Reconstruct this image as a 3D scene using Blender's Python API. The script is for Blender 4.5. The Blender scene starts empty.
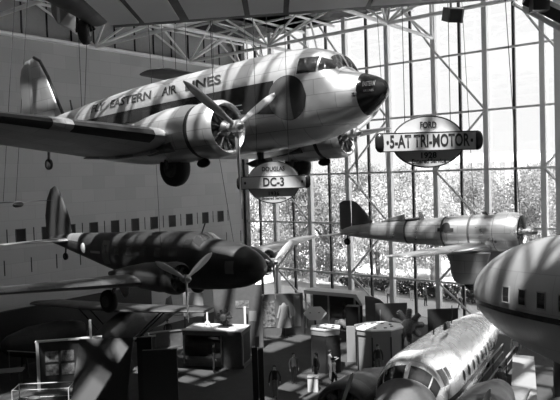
import bpy, math, random
from math import sin, cos, pi, radians as R
from mathutils import Vector, Matrix, Euler
random.seed(7)
scene = bpy.context.scene
COL = scene.collection

# ------------------------------------------------------------------ materials (a black and white world)
def mat(name, v, rough=.55, metal=0., noise=0., nscale=4., bump=0., bscale=60., spec=.5, rnoise=0.):
    m = bpy.data.materials.new(name); m.use_nodes = True
    nt = m.node_tree; b = nt.nodes['Principled BSDF']
    b.inputs['Base Color'].default_value = (v, v, v, 1)
    b.inputs['Roughness'].default_value = rough
    b.inputs['Metallic'].default_value = metal
    b.inputs['Specular IOR Level'].default_value = spec
    tc = None
    if noise or bump or rnoise:
        tc = nt.nodes.new('ShaderNodeTexCoord')
    if noise or rnoise:
        n = nt.nodes.new('ShaderNodeTexNoise'); n.inputs['Scale'].default_value = nscale; n.inputs['Detail'].default_value = 5
        nt.links.new(tc.outputs['Object'], n.inputs['Vector'])
    if noise:
        r = nt.nodes.new('ShaderNodeMapRange')
        r.inputs['From Min'].default_value = .3; r.inputs['From Max'].default_value = .7
        r.inputs['To Min'].default_value = max(0, v*(1-noise)); r.inputs['To Max'].default_value = min(1, v*(1+noise))
        nt.links.new(n.outputs['Fac'], r.inputs['Value']); nt.links.new(r.outputs['Result'], b.inputs['Base Color'])
    if rnoise:
        r = nt.nodes.new('ShaderNodeMapRange')
        r.inputs['From Min'].default_value = .3; r.inputs['From Max'].default_value = .7
        r.inputs['To Min'].default_value = max(0, rough-rnoise); r.inputs['To Max'].default_value = rough+rnoise
        nt.links.new(n.outputs['Fac'], r.inputs['Value']); nt.links.new(r.outputs['Result'], b.inputs['Roughness'])
    if bump:
        n2 = nt.nodes.new('ShaderNodeTexNoise'); n2.inputs['Scale'].default_value = bscale; n2.inputs['Detail'].default_value = 4
        nt.links.new(tc.outputs['Object'], n2.inputs['Vector'])
        bp = nt.nodes.new('ShaderNodeBump'); bp.inputs['Strength'].default_value = bump; bp.inputs['Distance'].default_value = .03
        nt.links.new(n2.outputs['Fac'], bp.inputs['Height']); nt.links.new(bp.outputs['Normal'], b.inputs['Normal'])
    return m

def panel_metal(name, v, rough, metal, pw, ph, var=.12, seam=.75, axes='XZ', rn=.08, bump=.2):
    """riveted sheet metal: panels of slightly different tone with thin seams (brick pattern)"""
    m = bpy.data.materials.new(name); m.use_nodes = True
    nt = m.node_tree; b = nt.nodes['Principled BSDF']
    b.inputs['Metallic'].default_value = metal; b.inputs['Roughness'].default_value = rough
    tc = nt.nodes.new('ShaderNodeTexCoord')
    mp = nt.nodes.new('ShaderNodeSeparateXYZ'); nt.links.new(tc.outputs['Object'], mp.inputs[0])
    cb = nt.nodes.new('ShaderNodeCombineXYZ')
    nt.links.new(mp.outputs[axes[0]], cb.inputs['X']); nt.links.new(mp.outputs[axes[1]], cb.inputs['Y'])
    br = nt.nodes.new('ShaderNodeTexBrick'); br.offset = .5
    br.inputs['Scale'].default_value = 1; br.inputs['Brick Width'].default_value = pw; br.inputs['Row Height'].default_value = ph
    br.inputs['Mortar Size'].default_value = .012; br.inputs['Bias'].default_value = 0
    lo, hi = v*(1-var), min(1, v*(1+var))
    br.inputs['Color1'].default_value = (lo, lo, lo, 1); br.inputs['Color2'].default_value = (hi, hi, hi, 1)
    s = v*seam; br.inputs['Mortar'].default_value = (s, s, s, 1)
    nt.links.new(cb.outputs[0], br.inputs['Vector']); nt.links.new(br.outputs['Color'], b.inputs['Base Color'])
    n = nt.nodes.new('ShaderNodeTexNoise'); n.inputs['Scale'].default_value = 1.7; n.inputs['Detail'].default_value = 6
    nt.links.new(tc.outputs['Object'], n.inputs['Vector'])
    r = nt.nodes.new('ShaderNodeMapRange'); r.inputs['From Min'].default_value = .3; r.inputs['From Max'].default_value = .7
    r.inputs['To Min'].default_value = max(.05, rough-rn); r.inputs['To Max'].default_value = rough+rn
    nt.links.new(n.outputs['Fac'], r.inputs['Value']); nt.links.new(r.outputs['Result'], b.inputs['Roughness'])
    bp = nt.nodes.new('ShaderNodeBump'); bp.inputs['Strength'].default_value = bump; bp.inputs['Distance'].default_value = .04
    nt.links.new(n.outputs['Fac'], bp.inputs['Height']); nt.links.new(bp.outputs['Normal'], b.inputs['Normal'])
    return m

def corrugated(name, v, pitch, rough=.45, metal=.5):
    m = bpy.data.materials.new(name); m.use_nodes = True
    nt = m.node_tree; b = nt.nodes['Principled BSDF']
    b.inputs['Metallic'].default_value = metal; b.inputs['Roughness'].default_value = rough
    b.inputs['Base Color'].default_value = (v, v, v, 1)
    tc = nt.nodes.new('ShaderNodeTexCoord'); w = nt.nodes.new('ShaderNodeTexWave')
    w.bands_direction = 'Y'; w.inputs['Scale'].default_value = .314/pitch; w.inputs['Distortion'].default_value = .3
    nt.links.new(tc.outputs['Object'], w.inputs['Vector'])
    bp = nt.nodes.new('ShaderNodeBump'); bp.inputs['Strength'].default_value = 1; bp.inputs['Distance'].default_value = .03
    nt.links.new(w.outputs['Fac'], bp.inputs['Height']); nt.links.new(bp.outputs['Normal'], b.inputs['Normal'])
    return m

def leaf_mat(name, v):
    m = bpy.data.materials.new(name); m.use_nodes = True
    nt = m.node_tree; nt.nodes.clear()
    o = nt.nodes.new('ShaderNodeOutputMaterial'); mx = nt.nodes.new('ShaderNodeMixShader'); mx.inputs['Fac'].default_value = .45
    a = nt.nodes.new('ShaderNodeBsdfDiffuse'); b = nt.nodes.new('ShaderNodeBsdfTranslucent')
    for n in (a, b): n.inputs['Color'].default_value = (v, v, v, 1)
    nt.links.new(a.outputs[0], mx.inputs[1]); nt.links.new(b.outputs[0], mx.inputs[2]); nt.links.new(mx.outputs[0], o.inputs['Surface'])
    return m

def stone_wall(name, v):
    m = bpy.data.materials.new(name); m.use_nodes = True
    nt = m.node_tree; b = nt.nodes['Principled BSDF']; b.inputs['Roughness'].default_value = .8
    tc = nt.nodes.new('ShaderNodeTexCoord'); sp = nt.nodes.new('ShaderNodeSeparateXYZ'); cb = nt.nodes.new('ShaderNodeCombineXYZ')
    nt.links.new(tc.outputs['Object'], sp.inputs[0]); nt.links.new(sp.outputs['Y'], cb.inputs['X']); nt.links.new(sp.outputs['Z'], cb.inputs['Y'])
    br = nt.nodes.new('ShaderNodeTexBrick'); br.inputs['Scale'].default_value = 1
    br.inputs['Brick Width'].default_value = 1.85; br.inputs['Row Height'].default_value = .92; br.inputs['Mortar Size'].default_value = .012
    a, c = v*.92, v*1.06
    br.inputs['Color1'].default_value = (a, a, a, 1); br.inputs['Color2'].default_value = (c, c, c, 1); br.inputs['Mortar'].default_value = (v*.82,)*3+(1,)
    nt.links.new(cb.outputs[0], br.inputs['Vector']); nt.links.new(br.outputs['Color'], b.inputs['Base Color'])
    return m

def glass_mat(name, tr=.93, tint=1.):
    m = bpy.data.materials.new(name); m.use_nodes = True
    nt = m.node_tree; nt.nodes.clear()
    o = nt.nodes.new('ShaderNodeOutputMaterial'); mx = nt.nodes.new('ShaderNodeMixShader')
    t = nt.nodes.new('ShaderNodeBsdfTransparent'); g = nt.nodes.new('ShaderNodeBsdfGlossy')
    t.inputs['Color'].default_value = (tint, tint, tint, 1); g.inputs['Roughness'].default_value = .03
    mx.inputs['Fac'].default_value = 1-tr
    nt.links.new(t.outputs[0], mx.inputs[1]); nt.links.new(g.outputs[0], mx.inputs[2]); nt.links.new(mx.outputs[0], o.inputs['Surface'])
    return m

M = {}
M['alu'] = panel_metal('polished_aluminium', .68, .36, .82, 1.15, .42, .10, .7)
M['alu_wing'] = panel_metal('wing_aluminium', .42, .38, .8, .9, .8, .10, .7, 'YX')
M['alu_dull'] = panel_metal('dull_aluminium', .42, .42, .75, .9, .5, .14, .7)
M['alu_alpha'] = panel_metal('ribbed_aluminium', .60, .33, .8, 1.0, .3, .12, .65)
M['alu_bright'] = panel_metal('bright_aluminium', .82, .25, .6, 1.3, .6, .08, .6, 'YX', bump=.08)
M['grey_plane'] = panel_metal('satin_light_grey', .36, .42, .35, 1.6, .9, .05, .8)
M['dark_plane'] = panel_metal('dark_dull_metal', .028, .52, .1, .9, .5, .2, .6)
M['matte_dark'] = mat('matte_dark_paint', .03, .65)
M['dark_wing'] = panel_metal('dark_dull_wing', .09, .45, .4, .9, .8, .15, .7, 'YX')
M['chrome'] = mat('chrome', .75, .15, 1.)
M['prop'] = mat('propeller_metal', .5, .35, .5)
M['dark_metal'] = mat('dull_dark_metal', .16, .4, .6, noise=.2)
M['black'] = mat('black_paint', .012, .4)
M['blacksat'] = mat('satin_black', .02, .25)
M['rubber'] = mat('tyre_rubber', .015, .7, bump=.2)
M['engine'] = mat('engine_metal', .09, .45, .6, noise=.4, nscale=12)
M['glass_dark'] = mat('dark_cockpit_glass', .03, .08, 0, spec=.8)
M['letter'] = mat('dark_lettering', .02, .6)
M['letter_light'] = mat('light_lettering', .8, .6)
M['white_tube'] = mat('white_painted_steel', .9, .45, noise=.08, nscale=1.)
M['mullion'] = mat('dark_mullion', .05, .5)
M['column'] = mat('grey_painted_steel', .88, .5)
M['stone'] = stone_wall('limestone_blocks', .43)
M['upper'] = mat('upper_wall_paint', .42, .8, noise=.05)
M['slit'] = mat('dark_recess', .02, .8)
M['bounce_floor'] = mat('balcony_bounce_floor', .15, .7, noise=.05)  # for the unseen balcony slab that bounces sun upward
M['floor'] = mat('dark_carpet', .05, .9, noise=.12, nscale=2.)
M['roof'] = mat('dark_roof_underside', .05, .8)
M['wall'] = mat('grey_wall', .12, .85)
M['glass'] = glass_mat('window_glass')
M['sky_glass'] = glass_mat('tinted_skylight_glass', .95, .68)  # tint added to cut the sky light indoors
M['case_glass'] = glass_mat('case_glass', .9)
M['lawn'] = mat('dry_lawn', .42, .95, noise=.25, nscale=.35)
M['path'] = mat('pale_path', .62, .9)
M['hedge'] = mat('hedge_leaf', .10, .9, noise=.5, nscale=6, bump=1., bscale=12)
M['leafA'] = leaf_mat('leaf_mid', .32); M['leafB'] = leaf_mat('leaf_dark', .24); M['leafC'] = leaf_mat('leaf_pale', .40); M['leafH'] = mat('leaf_hedge', .07, .7)
M['bark'] = mat('bark', .12, .9, noise=.3)
M['panel_d'] = mat('dark_panel', .025, .6)
M['panel_m'] = mat('mid_panel', .11, .6, noise=.1)
M['panel_g'] = mat('grey_panel', .26, .6)
M['panel_l'] = mat('pale_panel', .55, .55)
M['white'] = mat('white_paint', .8, .5)
M['photo'] = mat('photo_print', .16, .4, noise=.9, nscale=5)
M['sign_l'] = mat('sign_cream', .55, .45); M['sign_m'] = mat('sign_grey', .58, .45); M['sign_d'] = mat('sign_dark', .5, .45)
M['skin'] = mat('skin', .40, .6); M['hair'] = mat('hair', .04, .7)
M['cl_d'] = mat('dark_cloth', .03, .9); M['cl_m'] = mat('grey_cloth', .15, .9); M['cl_l'] = mat('white_cloth', .7, .9)
M['wire'] = mat('steel_wire', .06, .5, .5)
M['corr'] = corrugated('corrugated_metal', .85, .05, .5, .1)
M['stucco'] = mat('pale_marble', .68, .8, noise=.05)

# ------------------------------------------------------------------ mesh builder
class MB:
    def __init__(s): s.v = []; s.f = []; s.m = []
    def add(s, vs, fs, mi=0):
        o = len(s.v); s.v += [tuple(p) for p in vs]
        s.f += [tuple(i+o for i in f) for f in fs]; s.m += [mi]*len(fs); return s
    def box(s, c, d, rz=0, mi=0, rot=None):
        hx, hy, hz = d[0]/2, d[1]/2, d[2]/2
        mt = rot if rot is not None else Matrix.Rotation(rz, 3, 'Z')
        vs = [mt @ Vector((x, y, z))+Vector(c) for x in (-hx, hx) for y in (-hy, hy) for z in (-hz, hz)]
        return s.add(vs, [(0, 1, 3, 2), (4, 6, 7, 5), (0, 4, 5, 1), (2, 3, 7, 6), (0, 2, 6, 4), (1, 5, 7, 3)], mi)
    def tube(s, a, b, r, r2=None, n=8, mi=0):
        a, b = Vector(a), Vector(b); r2 = r if r2 is None else r2
        d = (b-a).normalized(); q = d.to_track_quat('Z', 'Y').to_matrix()
        vs = []
        for p, rr in ((a, r), (b, r2)):
            vs += [p+q @ Vector((rr*cos(2*pi*i/n), rr*sin(2*pi*i/n), 0)) for i in range(n)]
        fs = [(i, (i+1) % n, n+(i+1) % n, n+i) for i in range(n)]
        fs += [tuple(range(n-1, -1, -1)), tuple(range(n, 2*n))]
        return s.add(vs, fs, mi)
    def loft(s, rings, cap=True, mi=0, closed=True):
        n = len(rings[0]); vs = [p for r in rings for p in r]; fs = []
        for k in range(len(rings)-1):
            for i in range(n if closed else n-1):
                j = (i+1) % n
                fs.append((k*n+i, k*n+j, (k+1)*n+j, (k+1)*n+i))
        if cap:
            fs.append(tuple(range(n-1, -1, -1))); b = (len(rings)-1)*n; fs.append(tuple(range(b, b+n)))
        return s.add(vs, fs, mi)
    def lathe(s, o, prof, axis='X', n=28, mi=0, cap=True, sx=1., sy=1.):
        """prof: (along axis, radius)"""
        o = Vector(o); rings = []
        for a, r in prof:
            ring = []
            for i in range(n):
                t = 2*pi*i/n; u, w = r*cos(t)*sx, r*sin(t)*sy
                ring.append(o+(Vector((a, u, w)) if axis == 'X' else Vector((u, a, w)) if axis == 'Y' else Vector((u, w, a))))
            rings.append(ring)
        return s.loft(rings, cap, mi)
    def prism(s, pts, off, mi=0):
        """pts: 3D outline, off: extrusion vector"""
        n = len(pts); off = Vector(off); a = [Vector(p) for p in pts]; b = [p+off for p in a]
        fs = [tuple(range(n)), tuple(range(2*n-1, n-1, -1))]+[(i, n+i, n+(i+1) % n, (i+1) % n) for i in range(n)]
        return s.add(a+b, fs, mi)
    def ball(s, c, r, n=12, mi=0):
        rx, ry, rz = (r, r, r) if not hasattr(r, '__len__') else r
        rings = []
        for k in range(1, n//2):
            t = pi*k/(n//2); rings.append([Vector(c)+Vector((rx*sin(t)*cos(2*pi*i/n), ry*sin(t)*sin(2*pi*i/n), -rz*cos(t))) for i in range(n)])
        return s.loft(rings, True, mi)
    def lens(s, outline, n, t, mi=0, inset=.72):
        """streamlined plate: outline (3D, planar), normal n, full thickness t"""
        o = [Vector(p) for p in outline]; c = sum(o, Vector())/len(o); n = Vector(n).normalized()
        inn = [c+(p-c)*inset for p in o]; N = len(o)
        vs = [p+n*t*.08 for p in o]+[p-n*t*.08 for p in o]+[p+n*t/2 for p in inn]+[p-n*t/2 for p in inn]
        fs = []
        for i in range(N):
            j = (i+1) % N
            fs += [(i, j, 2*N+j, 2*N+i), (N+j, N+i, 3*N+i, 3*N+j), (N+i, N+j, j, i)]
        fs += [tuple(range(2*N, 3*N)), tuple(range(4*N-1, 3*N-1, -1))]
        return s.add(vs, fs, mi)
    def build(s, name, mats, parent=None, ang=35, smooth=True):
        me = bpy.data.meshes.new(name)
        me.from_pydata([tuple(p) for p in s.v], [], s.f); me.validate()
        mats = mats if isinstance(mats, (list, tuple)) else [mats]
        for m in mats: me.materials.append(m if not isinstance(m, str) else M[m])
        if len(me.polygons) == len(s.m): me.polygons.foreach_set('material_index', s.m)
        import bmesh
        bm = bmesh.new(); bm.from_mesh(me); bmesh.ops.recalc_face_normals(bm, faces=bm.faces); bm.to_mesh(me); bm.free()
        if smooth:
            me.polygons.foreach_set('use_smooth', [True]*len(me.polygons)); me.set_sharp_from_angle(angle=R(ang))
        me.update()
        o = bpy.data.objects.new(name, me); COL.objects.link(o)
        if parent is not None: o.parent = parent
        return o

def tag(o, label, cat, group=None, kind=None):
    o['label'] = label; o['category'] = cat
    if group: o['group'] = group
    if kind: o['kind'] = kind
    return o
def thing(name, label, cat, loc, rz=0, group=None, pitch=0, roll=0):
    o = bpy.data.objects.new(name, None); COL.objects.link(o); o.empty_display_size = .3
    o.location = loc; o.rotation_mode = 'XYZ'; o.rotation_euler = (roll, -pitch, rz)
    return tag(o, label, cat, group)
def struct(mb, name, mats, parent=None, smooth=False):
    o = mb.build(name, mats, parent, smooth=smooth); o['kind'] = 'structure'; return o
def copy_tree(o, parent=None):
    c = o.copy(); COL.objects.link(c)
    if parent is not None: c.parent = parent
    for ch in list(o.children): copy_tree(ch, c)
    return c

def text_mesh(body, size=1., align='CENTER', squeeze=1., extrude=0., bold=0., fit=None):
    cu = bpy.data.curves.new('lettering', 'FONT'); cu.body = body; cu.size = size; cu.align_x = align; cu.align_y = 'CENTER'
    cu.resolution_u = 3; cu.extrude = extrude; cu.offset = bold
    ob = bpy.data.objects.new('lettering', cu); COL.objects.link(ob)
    dg = bpy.context.evaluated_depsgraph_get(); dg.update()
    me = bpy.data.meshes.new_from_object(ob.evaluated_get(dg))
    bpy.data.objects.remove(ob); bpy.data.curves.remove(cu)
    if fit:
        xs = [v.co.x for v in me.vertices]; squeeze = fit/(max(xs)-min(xs)); x0 = (max(xs)+min(xs))/2
        for v in me.vertices: v.co.x -= x0
    for v in me.vertices: v.co.x *= squeeze
    return me
def lettering(body, size, fn, parent, m, name='lettering', align='CENTER', squeeze=1., bold=0., fit=None):
    me = text_mesh(body, size, align, squeeze, 0., bold, fit); me.name = name
    import bmesh
    bm = bmesh.new(); bm.from_mesh(me)
    bmesh.ops.triangulate(bm, faces=bm.faces); bmesh.ops.subdivide_edges(bm, edges=[e for e in bm.edges if e.calc_length() > size*.3], cuts=1)
    bm.to_mesh(me); bm.free()
    for v in me.vertices: v.co = Vector(fn(v.co.x, v.co.y))
    me.materials.clear(); me.materials.append(M[m])
    o = bpy.data.objects.new(name, me); COL.objects.link(o); o.parent = parent
    return o

# ------------------------------------------------------------------ aeroplane helpers (local frame: nose at origin, +x forward, s = -x)
class Body:
    def __init__(s, st): s.st = st
    def ev(s, x):
        st = s.st
        if x <= st[0][0]: return st[0][1:]
        if x >= st[-1][0]: return st[-1][1:]
        for k in range(len(st)-1):
            if st[k][0] <= x <= st[k+1][0]: break
        a, b = st[k], st[k+1]; h = b[0]-a[0]; t = (x-a[0])/h
        out = []
        for i in range(1, len(a)):
            d = (b[i]-a[i])/h
            def slope(j):
                if j == 0: return (st[1][i]-st[0][i])/(st[1][0]-st[0][0])
                if j == len(st)-1: return (st[-1][i]-st[-2][i])/(st[-1][0]-st[-2][0])
                d0 = (st[j][i]-st[j-1][i])/(st[j][0]-st[j-1][0]); d1 = (st[j+1][i]-st[j][i])/(st[j+1][0]-st[j][0])
                return 0 if d0*d1 <= 0 else 2*d0*d1/(d0+d1)
            m0, m1 = slope(k), slope(k+1)
            out.append((2*t**3-3*t*t+1)*a[i]+(t**3-2*t*t+t)*h*m0+(-2*t**3+3*t*t)*b[i]+(t**3-t*t)*h*m1)
        return out
    def pt(s, x, ph, off=0.):
        top, bot, hw, p = s.ev(x); mid, h = (top+bot)/2, (top-bot)/2
        c, sn = cos(ph), sin(ph); e = 2/p
        y = -hw*math.copysign(abs(c)**e, c); z = mid+h*math.copysign(abs(sn)**e, sn)
        n = Vector((0, -c/max(hw, .02), sn/max(h, .02))).normalized()
        return Vector((-x, y, z))+n*off
    def side(s, x, z, side, off=0.):
        top, bot, hw, p = s.ev(x); mid, h = (top+bot)/2, (top-bot)/2
        q = max(-1, min(1, (z-mid)/h)); ph = math.asin(math.copysign(abs(q)**(p/2), q))
        return s.pt(x, ph if side < 0 else pi-ph, off)
    def shell(s, parent, m, name='fuselage', n=40, steps=60):
        mb = MB(); L0, L1 = s.st[0][0], s.st[-1][0]; rings = []
        for k in range(steps+1):
            t = k/steps; x = L0+(L1-L0)*(t**1.5)
            rings.append([s.pt(x, 2*pi*i/n) for i in range(n)])
        mb.loft(rings); return mb.build(name, m, parent, 50)
    def patch(s, name, m, parent, s0, s1, z0, z1, side=-1, off=.012, ns=10, nz=4):
        f0 = z0 if callable(z0) else (lambda x: z0); f1 = z1 if callable(z1) else (lambda x: z1)
        mb = MB(); rings = []
        for k in range(ns+1):
            x = s0+(s1-s0)*k/ns
            rings.append([s.side(x, f0(x)+(f1(x)-f0(x))*j/nz, side, off) for j in range(nz+1)])
        mb.loft(rings, False, closed=False); return mb.build(name, m, parent)
    def patchp(s, name, m, parent, s0, s1, p0, p1, off=.012, ns=4, nz=4):
        mb = MB()
        mb.loft([[s.pt(s0+(s1-s0)*k/ns, R(p0+(p1-p0)*j/nz), off) for j in range(nz+1)] for k in range(ns+1)], False, closed=False)
        return mb.build(name, m, parent)
    def disc(s, name, m, parent, sc, zc, r, side=-1, off=.014, cut=None, n=32, rz=None):
        """disc laid on the side; cut: (lo,hi) in units of r keeps that slab"""
        rz = r if rz is None else rz
        mb = MB(); lo, hi = cut or (-1, 1); rings = []; N = 14
        for k in range(N+1):
            u = lo+(hi-lo)*k/N; u = max(-.999, min(.999, u)); w = math.sqrt(1-u*u)
            rings.append([s.side(sc-u*r, zc+rz*w*(2*j/8-1), side, off) for j in range(9)])
        mb.loft(rings, False, closed=False); return mb.build(name, m, parent)

def airfoil(n=12):
    up = []
    for i in range(n+1):
        x = (1-cos(pi*i/n))/2
        y = 5*(.2969*math.sqrt(x)-.126*x-.3516*x*x+.2843*x**3-.1036*x**4); up.append((x, y))
    return [(x, y*1.15) for x, y in up[::-1]]+[(x, -y*.85) for x, y in up[1:-1]]
AF = airfoil()
def wing(secs, name, m, parent):
    """secs: (y, s of leading edge, chord, z, thickness ratio, incidence)"""
    rings = []
    for y, sl, c, z, t, inc in secs:
        rings.append([Vector((-(sl+c*x*cos(inc)+c*yy*t*sin(inc)), y, z+c*yy*t*cos(inc)-c*x*sin(inc))) for x, yy in AF])
    mb = MB(); mb.loft(rings); return mb.build(name, m, parent, 60)
def wing_secs(y0, y1, s0, s1, c0, c1, z0, z1, t0=.17, t1=.10, inc=.035, n=6, tip=True):
    out = []
    for k in range(n+1):
        a = k/n; out.append((y0+(y1-y0)*a, s0+(s1-s0)*a, c0+(c1-c0)*a, z0+(z1-z0)*a, t0+(t1-t0)*a, inc))
    if tip:
        sg = 1 if y1 > y0 else -1
        for d, q in ((.25, .93), (.45, .8), (.6, .6), (.68, .35), (.71, .12)):
            out.append((y1+sg*d*c1*.45, s1+c1*(1-q)*.45, c1*q, z1, t1*(.8 if q > .5 else .7), inc))
    return out
def blade_mb(r0, r1, c, ang, xoff=0., tw0=70, tw1=25):
    """propeller blade from the hub outward in the y-z plane; ang measured from +z towards +y"""
    d = Vector((0, sin(ang), cos(ang))); t = Vector((0, cos(ang), -sin(ang))); x = Vector((1, 0, 0)); rings = []
    for k in range(11):
        a = k/10; r = r0+(r1-r0)*a; tw = R(tw0+(tw1-tw0)*a)
        w = c*(.35+.65*min(1, a*3))*(1 if a < .6 else math.sqrt(max(.02, 1-((a-.6)/.4)**2*.97)))
        th = .11*(1-a)+.02
        cd = t*cos(tw)+x*sin(tw); nd = t*-sin(tw)+x*cos(tw)
        if a < .12: w, th = th*1.0, th
        rings.append([d*r+x*xoff+cd*(w/2*cos(2*pi*i/10))+nd*(th/2*sin(2*pi*i/10)) for i in range(10)])
    mb = MB(); mb.loft(rings); return mb
def engine(parent, cs, y, z, rc, Lc, prop_r, blade_c, angs, cowl_m, cyl_n=9, dome=.0):
    """cowling ring, radial engine and propeller with its own blades; cs = s of the cowling's lip"""
    o = Vector((-cs, y, z))
    mb = MB(); mb.lathe(o, [(-Lc, rc), (-Lc*.55, rc*1.03), (-Lc*.2, rc*1.0), (-.05, rc*.93), (0, rc*.87), (-.04, rc*.81), (-.15, rc*.79), (-Lc*.8, rc*.85)], n=36, cap=False)
    mb.build('cowling', cowl_m, parent, 60)
    e = MB(); e.lathe(o, [(-Lc*.9, rc*.84), (-Lc*.75, rc*.84), (-Lc*.75, .2)], n=24)
    e.lathe(o, [(-Lc*.7, rc*.34), (-.12, rc*.3), (.02, rc*.16), (.03, .05)], n=20)
    for k in range(cyl_n):
        a = 2*pi*k/cyl_n; d = Vector((0, sin(a), cos(a)))
        e.tube(o+d*rc*.28+Vector((-.3, 0, 0)), o+d*rc*.78+Vector((-.3, 0, 0)), rc*.17, rc*.2, 10)
        e.tube(o+d*rc*.3+Vector((-.12, 0, 0)), o+d*rc*.76+Vector((-.16, 0, 0)), .022, None, 6)
    e.build('radial_engine', 'engine', parent)
    p = o+Vector((.28, 0, 0))
    hb = MB(); hb.lathe(p, [(-.3, .1), (-.12, .13), (-.1, .17), (.1, .17), (.12, .11), (.22+dome, .08), (.27+dome, .03)], n=16)
    h = hb.build('propeller', 'prop', parent)
    for a in angs:
        b = blade_mb(.12, prop_r, blade_c, R(a)); b.v = [tuple(Vector(v)+p) for v in b.v]
        b.build('blade', 'prop', h, 60)
    return h
def wheel(parent, c, r, w, name='main_wheel', hub=True):
    mb = MB(); c = Vector(c)
    mb.lathe(c, [(-w/2, r*.55), (-w/2, r*.8), (-w*.35, r*.95), (0, r), (w*.35, r*.95), (w/2, r*.8), (w/2, r*.55)], 'Y', 28)
    o = mb.build(name, 'rubber', parent, 50)
    if hub:
        h = MB(); h.lathe(c, [(-w/2-.02, r*.1), (-w/2-.02, r*.5), (w/2+.02, r*.5), (w/2+.02, r*.1)], 'Y', 20); h.build('wheel_hub', 'engine', o)
    return o
def wires(parent, pts, r=.012):
    for a, b in pts:
        MB().tube(a, b, r, None, 5).build('suspension_cable', 'wire', parent)

# ================================================================== the hall
XW, YW = -39.5, 44.0
ROOF = 23.9
C0, CS = -39.84, 3.807           # window wall column grid
ROWS = [0.0, 3.41, 7.52, 11.55, 15.63, 19.70]
mb = MB().box((-15, 16, -.15), (50, 57, .3)); struct(mb, 'floor', 'floor')
mb = MB()
mb.box((XW-.2, 16, 10.55), (.4, 57, 21.1))
for k in range(-14, 13):          # dark vertical joints between the vent windows and below them
    y = 29.45+1.857*k
    if -11 < y+.93 < 44: mb.box((XW+.006, y+.93, 8.2), (.012, .07, .95), mi=1); mb.box((XW+.006, y+.93-.27, 6.22), (.012, .07, .98), mi=1)
struct(mb, 'wall_west', ['stone', 'slit'])
mb = MB().box((XW-.9, 16, 22.6), (.3, 57, 3.2))
for k in range(-14, 13): mb.box((XW-.72, 30.65+1.87*k, 22.5), (.06, .10, 2.9), mi=1)
struct(mb, 'wall_upper', ['upper', 'slit'])
mb = MB().box((XW+.02, 16.2, 21.12), (.5, 56, .2)); mb.box((XW-.4, 16.2, 21.05), (.9, 56, .1)); struct(mb, 'trim_1', 'white_tube')
for k in range(-8, 7):            # the row of small dark vent windows
    y = 29.45+1.857*k
    w = MB()
    for dy, dz, sy, sz in ((-.33, 0, .05, .95), (.33, 0, .05, .95), (0, .45, .66, .05), (0, -.45, .66, .05)): w.box((XW+.02, y+dy, 8.17+dz), (.06, sy, sz))
    w = struct(w, 'window_%d' % (k+20), 'mullion')
    struct(MB().box((XW+.012, y, 8.17), (.02, .62, .88)), 'pane', 'slit', w)
struct(MB().box((-15, -12.2, 12), (50, .4, 24)), 'wall_south', 'wall')
struct(MB().box((9.8, 16, 12), (.4, 57, 24)), 'wall_east', 'wall')  # unseen end wall, set close in to cut fill light from the windows
# window wall, bay by bay: column, thin mullion, transoms, glass and brace
NC = 14
for i in range(NC):
    x = C0+CS*i
    c = MB().box((x, YW, 12), (.34, .42, 24))
    w = struct(c, 'window_%d' % (i+40), 'column')
    if i < NC-1:
        xm = x+CS/2
        struct(MB().box((xm, YW+.1, 12), (.17, .2, 24)), 'mullion', 'mullion', w)
        for z in ROWS[1:]+[23.7]:
            struct(MB().box((xm, YW-.05, z), (CS, .14, .15)), 'transom', 'column', w)
        struct(MB().box((xm, YW+.22, 12), (CS-.02, .02, 23.9)), 'glass', 'glass', w)
        def brace(ia, ra, ib, rb): struct(MB().tube((C0+CS*ia, YW-.15, ra), (C0+CS*ib, YW-.15, rb), .085), 'brace', 'column', w)
        if i % 2:                 # a zigzag lattice between odd and even columns
            brace(i, 20.3, i+1, ROWS[4]); brace(i+1, ROWS[4], i, ROWS[3]); brace(i, ROWS[3], i+1, ROWS[2]); brace(i+1, ROWS[2], i, ROWS[1]); brace(i, ROWS[1], i+1, .2)
            brace(i, 20.3, i-.6, 23.6)
struct(MB().box((-11.95, YW-.7, 12), (.55, .5, 24)), 'trim_4', 'column')
struct(MB().box((C0+.45, YW-.1, 12), (.32, .5, 24)), 'trim_2', 'mullion')
# roof: a grid of beams with glazing, closed over the far corner and, out of view, to hold light back
mb = MB()
SK_X0, SK_Y1 = -30.1, 27.6
mb.box((-35.2, 16, ROOF+.2), (10.4, 57, .3)); mb.box((-12.6, (SK_Y1+44.3)/2, ROOF+.2), (44.4, 44.3-SK_Y1, .3)); mb.box((-12.6, 1.9, ROOF+.2), (44.4, 4.4, .3)); mb.box((-12.6, -10.7, ROOF+.2), (44.4, 3.6, .3)); mb.box((-21.3, -4.6, ROOF+.2), (27, 8.7, .3)); mb.box((8.7, -4.6, ROOF+.2), (1.8, 8.7, .3)); mb.box((8.2, 15.8, ROOF+.2), (2.8, 23.5, .3))
struct(mb, 'ceiling', 'roof')
mb = MB()
x = SK_X0
while x < 7: mb.box((x, 15.85, ROOF+.2), (.42, 23.6, .5)); x += 1.9035
y = 5.9
while y < SK_Y1: mb.box((-13.5, y, ROOF+.2), (41, .32, .42)); y += 3.02
sk = struct(mb, 'window_60', 'white_tube')
struct(MB().box((0, -4.85, 9.35), (19, 14.5, .5)), 'balcony_bounce_slab', 'bounce_floor')  # unseen balcony slab, added to bounce sun onto the overhead wing
struct(MB().box((0, 2.3, 9.75), (19, .12, .3)), 'trim_3', 'white_tube')
struct(MB().box((0, -4.6, ROOF+.5), (15.6, 8.6, .03)), 'glass', 'sky_glass', sk)  # glazed opening added so the sun reaches the balcony slab
struct(MB().box((-13.7, 15.85, ROOF+.5), (41.5, 23.5, .03)), 'glass', 'sky_glass', sk)
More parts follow.
